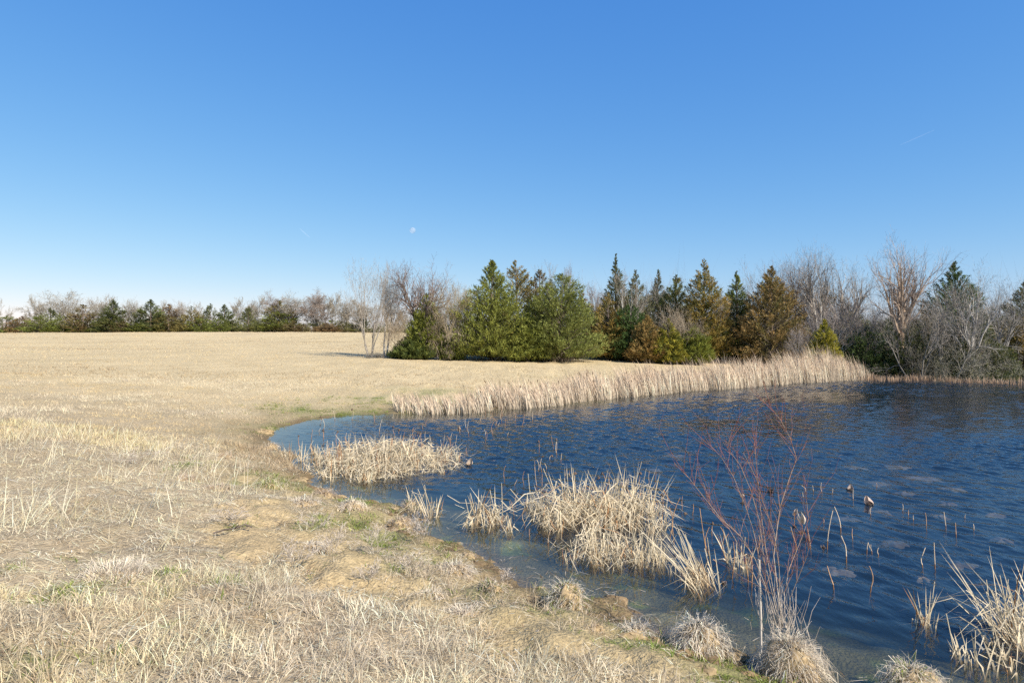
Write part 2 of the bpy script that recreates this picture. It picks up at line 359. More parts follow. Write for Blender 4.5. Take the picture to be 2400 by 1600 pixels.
# ------------------------------------------------------------------ grass
BLOND = A(0.76, 0.61, 0.34); PALE = A(0.83, 0.715, 0.535); GREY = A(0.57, 0.47, 0.355); BROWN = A(0.40, 0.285, 0.175); GRN = A(0.17, 0.23, 0.045); OLIVE = A(0.40, 0.36, 0.15); GOLD = A(0.72, 0.54, 0.285)
def mixc(a, b, t): t = np.asarray(t)[..., None]; return a * (1 - t) + b * t
def tufts(acc, r, cx, cy, per, h, w, col, spread, lean, wind=(0, 0), K=3, tip=True, flat=0.0, zoff=0.0, cvar=0.16):
    """per blades round each tuft centre; h, col, lean given per tuft"""
    n = len(cx)
    if n == 0: return
    i = np.repeat(np.arange(n), per); N = len(i)
    a = r.uniform(0, 2 * pi, N); rad = np.abs(r.normal(0, 1, N)) * spread
    x = cx[i] + cos_(a) * rad; y = cy[i] + sin_(a) * rad
    z = ground(x, y) - 0.01 + zoff
    hh = h[i] * r.uniform(0.45, 1.15, N)
    ln = lean[i] * r.uniform(0.3, 1.5, N)
    dx = cos_(a) * ln + wind[0] + r.normal(0, 0.18, N); dy = sin_(a) * ln + wind[1] + r.normal(0, 0.18, N)
    D = unit(np.stack([dx, dy, np.ones(N) * (1 - flat) + 0.05], -1))
    bend = np.stack([dx, dy, -np.hypot(dx, dy) * 0.9], -1) * r.uniform(0.15, 1.0, N)[:, None]
    base = np.stack([x, y, z], -1)
    ts = np.linspace(0, 1, K)
    P = base[:, None] + D[:, None] * (hh[:, None] * ts)[..., None] + bend[:, None] * (hh[:, None] * ts ** 2)[..., None]
    sa = r.uniform(0, 2 * pi, N); side = np.stack([cos_(sa), sin_(sa), np.zeros(N)], -1)
    ww = np.broadcast_to(w, (n,))[i] * r.uniform(0.6, 1.4, N)
    Wd = ww[:, None] * np.linspace(1, 0.55, K)[None]
    c = col[i] * (1 + r.normal(0, cvar, N))[:, None]
    c = np.clip(c, 0.01, 0.85)
    acc.ribbons(P, side, Wd, c, tip)
def cos_(a): return np.cos(a)
def sin_(a): return np.sin(a)
def wedge(r, n, y0, y1, power=1.0, half=0.80, pad=2.5):
    y = y0 + (y1 - y0) * r.uniform(0, 1, n) ** power
    return (r.uniform(-1, 1, n)) * (half * y + pad), y

# --- close grass on the bank
acc = Acc(); r = rng(1)
x, y = wedge(r, 19000, 1.6, 18, 0.85)
s = sdist(x, y); sn = sandy(x, y)
keep = (s > 0.15) & (r.uniform(0, 1, len(x)) > sn * 0.93)
x, y, s = x[keep], y[keep], s[keep]
t1 = fbm(x * 0.45, y * 0.45, 101, 3); t2 = fbm(x * 0.8, y * 0.8, 105, 3); t3 = r.uniform(0, 1, len(x))
left = sstep(-1.0, -4.5, x + (y - 8) * 0.15)
c = mixc(np.repeat(PALE[None], len(x), 0), np.repeat(BLOND[None], len(x), 0), np.clip(left * 0.8 + (t1 - 0.5) * 1.2, 0, 1))
c = mixc(c, np.repeat(GREY[None], len(x), 0), sstep(0.48, 0.66, t2) * 0.6)
c = mixc(c, np.repeat(BROWN[None], len(x), 0), np.maximum((t3 > 0.86) * 0.8, .65 * (1 - sstep(.8, 2.6, s))))
h = 0.06 + 0.12 * sstep(0.42, 0.62, t1) + 0.05 * t3
ln = 1.4 - 0.9 * sstep(0.45, 0.6, t1)
tufts(acc, r, x, y, 13, h, 0.0048 + 0.00022 * y, c, 0.06, ln, (0.12, -0.05), cvar=.22)
# matted straw lying flat
x, y = wedge(r, 15000, 1.6, 18, 0.85); s = sdist(x, y)
keep = (s > 0.2) & (r.uniform(0, 1, len(x)) > sandy(x, y) * 0.93); x, y = x[keep], y[keep]
c = mixc(np.repeat(PALE[None], len(x), 0), np.repeat(BLOND[None], len(x), 0), r.uniform(0, 1, len(x)) * 0.7)
tufts(acc, r, x, y, 6, np.full(len(x), 0.18), 0.0052, c, 0.08, np.full(len(x), 2.2), (0.5, 0.2), flat=0.7, zoff=0.03, cvar=.2)
tag(acc.build('dry_grass', M_GRASS), 'matted pale dead grass covering the near bank', 'grass', kind='stuff')

# --- litter and clods on the bare soil
acc = Acc(); r = rng(12)
x, y = wedge(r, 26000, 2.5, 15, 0.9); s = sdist(x, y); sn = sandy(x, y)
keep = (s > -.15) & (r.uniform(0, 1, len(x)) < sn * .5 * sstep(.35, .6, fbm(x * 1.5, y * 1.5, 135, 3))); x, y = x[keep], y[keep]
c = np.array([BROWN * .6, PALE, GREY * .8, A(.22, .13, .08), A(.20, .22, .07)])[r.integers(0, 5, len(x))]
tufts(acc, r, x, y, 5, r.uniform(.04, .13, len(x)), 0.007, c, 0.06, np.full(len(x), 2.0), (0.2, 0.0), flat=.6, zoff=.03, cvar=.25)
x, y = wedge(r, 30000, 5, 24, 1.0); s = sdist(x, y); keep = (s > -.55) & (s < .02) & (r.uniform(0, 1, len(x)) < .5); x, y = x[keep], y[keep]; n = len(x)   # straw floating at the edge
a = r.uniform(0, 2 * pi, n); L_ = r.uniform(.05, .2, n); p = np.stack([x, y, np.full(n, .012)], -1); d_ = np.stack([np.cos(a), np.sin(a), np.zeros(n)], -1)
acc.ribbons(np.stack([p, p + d_ * (L_ * .5)[:, None], p + d_ * L_[:, None]], 1), np.stack([-d_[:, 1], d_[:, 0], np.zeros(n)], -1), np.full((n, 3), .008), np.array([BROWN, GREY, A(.20, .13, .07)])[r.integers(0, 3, n)])
tag(acc.build('bank_litter', M_GRASS), 'dead stems and dark litter strewn over the bare sandy bank', 'litter', kind='stuff')

# --- mud clods along the waterline
acc = Acc(); r = rng(13); x, y = wedge(r, 9000, 5, 16, 1.0); s = sdist(x, y); keep = (s > -.12) & (s < .75) & (r.uniform(0, 1, len(x)) < .42 * (1 - s)); x, y = x[keep], y[keep]; z = np.maximum(ground(x, y), -.02)
for k in range(len(x)):
    rr = r.uniform(.025, .10) * (1.4 if r.random() < .12 else 1); V = np.empty((5, 9, 3)); ph = r.uniform(0, 6)
    for i in range(5):
        t = i / 4; w_ = rr * cos(t * pi / 2) if i < 4 else 0.0
        for j in range(9):
            an = 2 * pi * (j % 8) / 8; q_ = 1 + .3 * sin(an * 2 + ph) + .2 * sin(an * 3 + ph * 2 + i)
            V[i, j] = (x[k] + cos(an) * w_ * q_ * 1.25, y[k] + sin(an) * w_ * q_, z[k] - .02 + rr * .62 * sin(t * pi / 2) * (1 + .15 * sin(an * 2 + ph)))
    acc.grid(V, [A(.22, .15, .08), A(.16, .11, .06), A(.30, .215, .115)][k % 3])
tag(acc.build('mud_clods', M_SOIL, None, False), 'dark crumbled mud clods along the near waterline', 'mud', kind='stuff')

# --- green shoots
acc = Acc(); r = rng(2)
x, y = wedge(r, 90000, 1.6, 32, 1.0); g = greenness(x, y); keep = (r.uniform(0, 1, len(x)) < g * 1.1) & (sdist(x, y) > 0.1); x, y = x[keep], y[keep]
c = mixc(np.repeat(GRN[None], len(x), 0), np.repeat(A(0.30, 0.32, 0.08)[None], len(x), 0), r.uniform(0, 1, len(x)))
tufts(acc, r, x, y, 7, r.uniform(0.06, 0.15, len(x)), 0.0065 + 0.0004 * y, c, 0.05, np.full(len(x), 0.9))
tag(acc.build('green_grass', M_GRASS), 'short green grass shoots sprouting through the dead grass', 'grass', kind='stuff')

# --- tall blond stems on the left of the bank
acc = Acc(); r = rng(3)
x, y = wedge(r, 5200, 3.2, 17, 1.0, 0.85, 1.0)
pk = fbm(x * 0.5, y * 0.5, 131, 3); want = sstep(-2.2, -4.2, x + 0.1 * (y - 8)) * sstep(0.40, 0.6, pk)
keep = (r.uniform(0, 1, len(x)) < want) & (sdist(x, y) > 1.5) & (r.uniform(0, 1, len(x)) > sandy(x, y)); x, y = x[keep], y[keep]
c = mixc(np.repeat(A(0.74, 0.62, 0.36)[None], len(x), 0), np.repeat(PALE[None], len(x), 0), r.uniform(0, 1, len(x)))
tufts(acc, r, x, y, 3, r.uniform(0.28, 0.75, len(x)), 0.0075, c, 0.05, np.full(len(x), 0.35), (0.28, 0.0), K=4)
tag(acc.build('tall_grass', M_GRASS), 'tall blond grass stems leaning over the left of the bank', 'grass', kind='stuff')

# --- meadow, middle distance and far
acc = Acc(); r = rng(4)
x, y = wedge(r, 14000, 14.5, 38, 0.9, 0.80, 2)
s = sdist(x, y); keep = (s > 0.25) & (r.uniform(0, 1, len(x)) > sandy(x, y) * 0.9); x, y, s = x[keep], y[keep], s[keep]
t1 = fbm(x * 0.25, y * 0.4, 141, 3); t2 = fbm(x * 0.5, y * 0.8, 145, 3); t3 = r.uniform(0, 1, len(x))
c = mixc(np.repeat(GOLD[None], len(x), 0), np.repeat(A(.77, .64, .44)[None], len(x), 0), sstep(0.4, 0.62, t1))
c = mixc(c, np.repeat(GREY[None], len(x), 0), sstep(0.55, 0.7, t2) * 0.6)
c = mixc(c, np.repeat(BROWN[None] * 1.1, len(x), 0), (1 - sstep(0.8, 3.2, s + (t2 - 0.5) * 3)) * 0.7)
c = mixc(c, np.repeat(OLIVE[None], len(x), 0), np.clip(greenness(x, y), 0, 1) * 0.8)
h = 0.10 + 0.12 * sstep(0.4, 0.65, t1) + 0.05 * t3
tufts(acc, r, x, y, 10, h, 0.009, c, 0.13, np.full(len(x), 0.8), (0.1, 0))
x, y = wedge(r, 30000, 37, 186, 1.25, 0.80, 6)
s = sdist(x, y); keep = (s > 0.3); x, y, s = x[keep], y[keep], s[keep]
t1 = fbm(x * 0.06, y * 0.10, 151, 4); t2 = fbm(x * 0.16, y * 0.3, 155, 3); t3 = r.uniform(0, 1, len(x))
c = mixc(np.repeat(GOLD[None], len(x), 0), np.repeat(A(.74, .585, .36)[None], len(x), 0), sstep(0.42, 0.6, t1))
c = mixc(c, np.repeat(OLIVE[None], len(x), 0), sstep(0.54, 0.66, t2) * 0.3)
t4 = fbm(x * 0.035, y * 0.12, 157, 3); c = mixc(c, np.repeat(A(.46, .345, .20)[None], len(x), 0), sstep(.47, .60, t4) * .85)
c = mixc(c, np.repeat(BROWN[None] * 1.2, len(x), 0), (t3 > 0.9) * 0.5)
tufts(acc, r, x, y, 6, 0.07 + 0.20 * sstep(.4, .65, t1) * t2 + 0.05 * t3, 0.013 + 0.0005 * y, c, 0.25, np.full(len(x), 0.7), (0.1, 0), K=2)
tag(acc.build('meadow_grass', M_GRASS), 'dry golden grass covering the wide meadow behind the pond', 'grass', kind='stuff')

# ------------------------------------------------------------------ cattail belt along the far bank
def belt(name, pts, n, hfun, back, front, lean, label, seed, cbot, ctop, wid=0.02, bent=0.26):
    r = rng(seed); pts = np.array([P0(*p)[:2] for p in pts])
    seg = np.linalg.norm(np.diff(pts, axis=0), axis=1); cum = np.concatenate([[0], np.cumsum(seg)])
    u = r.uniform(0, cum[-1], n); u += 0.22 * np.sin(u * 9.0) + 0.15 * np.sin(u * 23)
    px_ = np.interp(u, cum, pts[:, 0]); py_ = np.interp(u, cum, pts[:, 1])
    off = r.uniform(-front, back, n) + (fbm(u * 0.8, u * 0, 171, 2) - 0.5) * 0.9
    py_ = py_ + off; px_ = px_ - off * 0.25
    z = np.maximum(ground(px_, py_), -0.05)
    f = u / cum[-1]
    H = hfun(f) * r.uniform(0.45, 1.1, n) * (0.5 + 1.0 * fbm(u * 1.1, off * 1.5, 175, 2))
    b = r.uniform(0, 1, n) < bent
    a = r.uniform(0, 2 * pi, n)
    dx = np.cos(a) * 0.16 + lean + r.normal(0, 0.07, n); dy = np.sin(a) * 0.16
    ts = np.array([0, 0.45, 0.78, 1.0])
    P = np.empty((n, 4, 3))
    for k, t in enumerate(ts):
        P[:, k, 0] = px_ + dx * H * (t ** 1.6); P[:, k, 1] = py_ + dy * H * t ** 1.6; P[:, k, 2] = z + H * t
    P[b, 3, 2] -= H[b] * 0.55; P[b, 3, 0] += r.normal(0, 0.2, b.sum()) * H[b]
    sa = r.uniform(-0.9, 0.9, n); side = np.stack([np.cos(sa), np.sin(sa), np.zeros(n)], -1)
    Wd = wid * r.uniform(0.6, 1.5, n)[:, None] * np.array([1, 0.95, 0.6, 0.3])[None]
    v = ((1 + r.normal(0, 0.2, n)) * (.78 + .44 * fbm(u * 1.6, off * 2, 177, 2)))[:, None, None]
    c = np.stack([cbot * 0.75, cbot, (cbot + ctop) / 2, ctop])[None] * v
    acc = Acc(); acc.ribbons(P, side, Wd, np.clip(c, 0.02, 0.8), True)
    hd = r.permutation(np.flatnonzero(~b & (H > .9)))[:170]
    if len(hd): acc.tubes(P[hd, 2], P[hd, 2] + (P[hd, 3] - P[hd, 2]) * .45, .02, .018, A(.16, .09, .05), 5)
    return tag(acc.build(name, M_REED), label, 'reeds', kind='stuff')
belt_px = [(925,966),(1000,968),(1080,966),(1180,957),(1280,949),(1380,938),(1480,928),(1600,917),(1700,909),(1800,902),(1900,895),(2000,891),(2035,889)]
belt('cattail_reeds', belt_px, 15000, lambda f: np.interp(f, [0, 0.12, 0.25, 0.5, 0.75, 0.93, 1.0], [0.5, 0.95, 1.25, 1.5, 1.8, 2.4, 1.3]), 1.7, 0.5, -0.24,
     'long belt of dry tan cattails along the far bank', 7, A(0.72, 0.575, 0.41), A(0.62, 0.43, 0.275))
stub_px = [(2025,892),(2100,890),(2200,894),(2300,898),(2400,902),(2460,904)]
belt('broken_reeds', stub_px, 900, lambda f: 0.55 + 0 * f, 1.6, 1.2, -0.05, 'short broken brown cattail stubs in the water before the dark trees', 8,
     A(0.40, 0.26, 0.16), A(0.50, 0.36, 0.24), 0.03, 0.3)

# ------------------------------------------------------------------ trees
def grow_tree(seed, stems=1, levels=4, kids=5, angle=(25, 55), ratio=0.62, wob=0.17, trop=0.05, lean=(0, 0), first=0.35, spread=0.25, segs=4, fork=0):
    """bare branching; returns list of (x0,y0,z0,x1,y1,z1,r0,r1,level) for a unit-height tree"""
    R = random.Random(seed); out = []
    def nrm(a, b, c):
        l = sqrt(a * a + b * b + c * c) + 1e-9; return a / l, b / l, c / l
    def grow(px, py, pz, dx, dy, dz, L, rad, lev):
        n = segs if lev < 2 else (3 if lev < levels else 2)
        for i in range(n):
            dx, dy, dz = nrm(dx + R.gauss(0, wob), dy + R.gauss(0, wob), dz + R.gauss(0, wob) + trop)
            sl = L / n; qx, qy, qz = px + dx * sl, py + dy * sl, pz + dz * sl
            f0 = 1 - 0.65 * i / n; f1 = 1 - 0.65 * (i + 1) / n
            if lev == levels: f1 = max(f1 * 0.5, 0.1)
            out.append((px, py, pz, qx, qy, qz, rad * f0, rad * f1, lev))
            px, py, pz = qx, qy, qz
            if lev < levels and (i + 1) / n > (first if lev == 0 else 0.2):
                k = kids / n * (1.35 if lev else 1.6)
                for _ in range(int(k) + (R.random() < k - int(k))):
                    th = radians(R.uniform(*angle)); ph = R.uniform(0, 2 * pi)
                    ux, uy, uz = nrm(*( (dy, -dx, 0.0) if abs(dz) < 0.95 else (0.0, dz, -dy) ))
                    vx, vy, vz = dy * uz - dz * uy, dz * ux - dx * uz, dx * uy - dy * ux
                    cx = dx * cos(th) + (ux * cos(ph) + vx * sin(ph)) * sin(th)
                    cy = dy * cos(th) + (uy * cos(ph) + vy * sin(ph)) * sin(th)
                    cz = dz * cos(th) + (uz * cos(ph) + vz * sin(ph)) * sin(th)
                    grow(px, py, pz, cx, cy, cz, L * ratio * R.uniform(0.7, 1.2) * (1 - 0.25 * i / n), rad * f1 * 0.62, lev + 1)
    if fork:
        px, py, pz = 0.0, 0.0, 0.0; n0 = 4; tl = first
        dx, dy, dz = lean[0] * .5, lean[1] * .5, 1.0
        for i in range(n0):
            dx, dy, dz = nrm(dx + R.gauss(0, .06), dy + R.gauss(0, .06), dz)
            q_ = (px + dx * tl / n0, py + dy * tl / n0, pz + dz * tl / n0)
            out.append((px, py, pz, *q_, .020 * (1.25 - .3 * i / n0), .020 * (1.25 - .3 * (i + 1) / n0), 0)); px, py, pz = q_
        for k in range(fork):
            a = 2 * pi * (k + R.random() * .6) / fork; sp = R.uniform(.15, 1.0) * spread * 3
            h0 = R.uniform(.7, 1.0) if k else 1.0
            grow(px * h0, py * h0, pz * h0, cos(a) * sp, sin(a) * sp, 1.0, .5 * R.uniform(.8, 1.1), .0125, 1)
        return np.array(out)
    for s_ in range(stems):
        a = 2 * pi * (s_ + R.random() * 0.7) / max(stems, 1)
        sp = spread * (R.uniform(0.4, 1.1) if stems > 1 else 0.15)
        grow(cos(a) * 0.02 * (stems > 1), sin(a) * 0.02 * (stems > 1), 0, cos(a) * sp + lean[0], sin(a) * sp + lean[1], 1, 0.55 * R.uniform(0.8, 1.1), 0.019 / stems ** .7 * (1.15 if stems > 1 else 1), 0)
    return np.array(out)
def bare_tree(name, loc, H, Wm, seed, label, cbark, ctwig, group=None, rmin=0.0048, cat='tree', clump=0, clumpcol=None, rz=None, thick=1.0, **kw):
    segs = grow_tree(seed, **kw)
    fine = np.flatnonzero(segs[:, 8] >= kw.get('levels', 4)); cap = 5000
    if len(fine) > cap:      # thin out the finest twigs of very dense crowns
        drop = rng(seed + 5).permutation(fine)[cap:]; segs = np.delete(segs, drop, 0)
    p0, p1 = segs[:, 0:3].copy(), segs[:, 3:6].copy(); r0, r1, lev = segs[:, 6], segs[:, 7], segs[:, 8]
    zmax = np.percentile(p1[:, 2], 99.93); rad = np.percentile(np.abs(p1[:, :2]), 94)
    sc = np.array([Wm / 2 / rad, Wm / 2 / rad, H / zmax]); p0 *= sc; p1 *= sc
    low = -0.0
    p0[:, 2] = np.maximum(p0[:, 2], 0.02 * H * (lev > 0)); p1[:, 2] = np.maximum(p1[:, 2], 0.02 * H * (lev > 0))
    r0 = np.maximum(r0 * H * thick, rmin); r1 = np.maximum(r1 * H * thick, rmin * 0.6)
    root = empty(name, tuple(loc), random.Random(seed).uniform(0, 6.28) if rz is None else rz)
    tag(root, label, cat, group)
    r = rng(seed)
    big = lev <= 1; a = Acc()
    p0[(lev == 0) & (p0[:, 2] < 0.01), 2] = -0.15
    cb = cbark[None] * (1 + r.normal(0, 0.1, big.sum()))[:, None]
    a.tubes(p0[big], p1[big], r0[big], r1[big], cb, 5); a.build('trunk', M_BARK, root, True)
    a = Acc(); mid = (lev > 1) & (lev < min(3, kw.get('levels', 4)))
    a.tubes(p0[mid], p1[mid], r0[mid], r1[mid], (cbark * 0.5 + ctwig * 0.5)[None] * (1 + r.normal(0, 0.12, mid.sum()))[:, None], 3)
    f = lev >= min(3, kw.get('levels', 4)); n = f.sum(); P = np.stack([p0[f], p1[f]], 1)
    d = unit(p1[f] - p0[f]); sd = unit(np.cross(d, r.normal(0, 1, (n, 3))))
    a.ribbons(P, sd, np.stack([r0[f] * 2, r1[f] * 2], 1), ctwig[None] * (1 + r.normal(0, 0.15, n))[:, None], False)
    a.build('crown', M_TWIG, root)
    if clump:     # mistletoe balls
        tips = p1[(lev >= 2) & (p1[:, 2] > 0.6 * H)]
        for k in range(clump):
            c = tips[r.integers(0, len(tips))]; a = Acc(); n = 160
            d = unit(r.normal(0, 1, (n, 3))); R_ = 0.28 * r.uniform(0.7, 1.2)
            b0 = c + d * R_ * r.uniform(0.2, 0.8, n)[:, None]; P = np.stack([b0, b0 + d * 0.10 + r.normal(0, .05, (n, 3)), b0 + d * 0.2 + r.normal(0, .06, (n, 3))], 1)
            a.ribbons(P, unit(np.cross(d, r.normal(0, 1, (n, 3)))), np.full((n, 3), 0.05), (clumpcol if clumpcol is not None else A(0.22, 0.17, 0.06))[None] * (1 + r.normal(0, .2, n))[:, None])
            a.build('mistletoe_ball', M_CEDAR, root)
    return root
def cedar_meshes(H, Wm, seed, inner, outer, nb=330, ns=24, shape=0.75, spire=0.14, irr=0.36, size=1.0, low=0.04, gap=0.22, lean=0.0, tipmix=0.5):
    r = rng(seed); R_ = Wm / 2 * 1.32; nb = int(nb * 1.6); ns = int(ns * 1.3); shape = shape * .85
    u = r.uniform(0, 1, nb); t = np.where(r.uniform(0, 1, nb) < 0.7, 1 - np.sqrt(u), u) * (1 - low) + low
    az = r.uniform(0, 2 * pi, nb)
    prof = np.minimum((1 - t) ** shape, 1.0) * np.interp(t, [0, low + 0.04, 0.22, 1], [0.62, 0.80, 1.0, 1.0])
    prof = prof * np.interp(t, [1 - 2 * spire, 1 - spire, 1], [1, .7, .4])
    lob = 1 + irr * 2 * (fbm(np.cos(az) * 1.3 + 7, t * 5 + np.sin(az) * 1.3, seed % 97, 2) - 0.5) + irr * 0.55 * r.normal(0, 0.5, nb)
    L = np.maximum(R_ * prof * lob, 0.06)
    dens = fbm(np.cos(az) * 1.1 + t * 4, np.sin(az) * 1.1 - t * 4, (seed + 31) % 89, 2)
    keep = dens > gap; t, az, L = t[keep], az[keep], L[keep]; nb = len(t)
    out = np.stack([np.cos(az), np.sin(az), np.zeros(nb)], -1)
    rise = np.interp(t, [0, 0.25, 0.7, 1], [0.05, 0.35, 0.8, 1.4]) * r.uniform(0.7, 1.3, nb)
    tipz = t * H + 0.02 * H; st = np.stack([np.zeros(nb), np.zeros(nb), np.maximum(tipz - rise * L, 0.02 * H)], -1)
    en = out * L[:, None]; en[:, 2] = tipz
    en[:, 0] += lean * np.maximum(t - 0.5, 0) * H; st[:, 0] += lean * np.maximum(st[:, 2] / H - 0.5, 0) * H
    i = np.repeat(np.arange(nb), ns); N = len(i)
    sfr = 1 - 0.72 * r.uniform(0, 1, N) ** 1.5
    pos = st[i] + (en[i] - st[i]) * sfr[:, None]
    jit = 0.085 * size * (1.2 - 0.75 * sfr) * np.minimum(1, .25 + L[i] / 1.0); pos = pos + r.normal(0, 1, (N, 3)) * (jit + 0.015 * L[i])[:, None]
    D = unit(out[i] * 0.75 + A(0, 0, 0.55) + r.normal(0, 0.5, (N, 3)))
    ln = r.uniform(0.13, 0.32, N) * size * (0.45 + 0.7 * np.minimum(L[i] / 1.5, 1)); w = r.uniform(0.045, 0.10, N) * size * (.45 + .4 * np.minimum(L[i] / .8, 1))
    drop = r.normal(0, 0.12, (N, 3)); drop[:, 2] += 0.12
    P = np.stack([pos, pos + D * ln[:, None] + drop * ln[:, None]], 1)
    sd = unit(np.cross(D, r.normal(0, 1, (N, 3)))); Wd = w[:, None] * np.array([1.15, 0.3])[None]
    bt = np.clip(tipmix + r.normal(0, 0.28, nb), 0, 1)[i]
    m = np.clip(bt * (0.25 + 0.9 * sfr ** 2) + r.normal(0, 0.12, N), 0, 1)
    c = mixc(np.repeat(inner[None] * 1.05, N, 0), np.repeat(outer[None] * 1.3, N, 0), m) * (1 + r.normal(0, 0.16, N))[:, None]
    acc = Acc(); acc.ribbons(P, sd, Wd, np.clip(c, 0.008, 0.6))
    # leader
    n2 = 22; tz_ = r.uniform(1 - spire, 1.0, n2) * H; b0 = np.stack([lean * np.maximum(tz_ / H - 0.5, 0) * H + r.normal(0, 0.03, n2), r.normal(0, 0.03, n2), tz_], -1)
    D2 = unit(np.stack([r.normal(0, 0.25, n2), r.normal(0, 0.25, n2), np.ones(n2)], -1))
    acc.ribbons(np.stack([b0, b0 + D2 * 0.12 * size, b0 + D2 * 0.26 * size], 1), unit(np.cross(D2, r.normal(0, 1, (n2, 3)))), np.full((n2, 3), 0.045 * size), np.repeat(((inner + outer) / 2)[None], n2, 0))
    crown = acc.mesh('cedar_crown', M_CEDAR)
    acc = Acc(); zs = np.linspace(-0.15, H * 0.97, 9); xs = lean * np.maximum(zs / H - 0.5, 0) * H + r.normal(0, 0.03, 9); rr = np.interp(zs / H, [0, 1], [0.018 * H + 0.03, 0.012])
    q_ = np.stack([xs, r.normal(0, 0.02, 9), zs], -1); acc.tubes(q_[:-1], q_[1:], rr[:-1], rr[1:], A(0.17, 0.125, 0.09), 6)
    bs = r.uniform(0, 1, nb) < 0.5; acc.tubes(st[bs], st[bs] + (en[bs] - st[bs]) * 0.8, 0.02 + 0.006 * L[bs], 0.008, A(0.16, 0.125, 0.095), 3)
    return crown, acc.mesh('cedar_trunk', M_BARK, True)
def cedar(name, loc, H, Wm, seed, label, inner, outer, group=None, **kw):
    root = empty(name, tuple(loc), random.Random(seed).uniform(0, 6.28) if not kw.get('lean') else 0.0); tag(root, label, 'tree', group)
    c, t = cedar_meshes(H, Wm, seed, inner, outer, **kw)
    link('crown', c, root); link('trunk', t, root); return root
def fit(x, ytop, wpx, d):
    p = at(x, d); return p, EYE - (ytop - 800) / F * d - p[2], wpx / F * d
DKG = A(0.060, 0.082, 0.024); MIDG = A(0.125, 0.142, 0.032); OLG = A(0.140, 0.132, 0.042); BRIGHT = A(0.24, 0.25, 0.048)
ORG = A(0.30, 0.20, 0.055); RUST = A(0.32, 0.175, 0.06); YEL = A(0.36, 0.30, 0.04); GRYG = A(0.15, 0.155, 0.085); BRN = A(0.20, 0.13, 0.07)
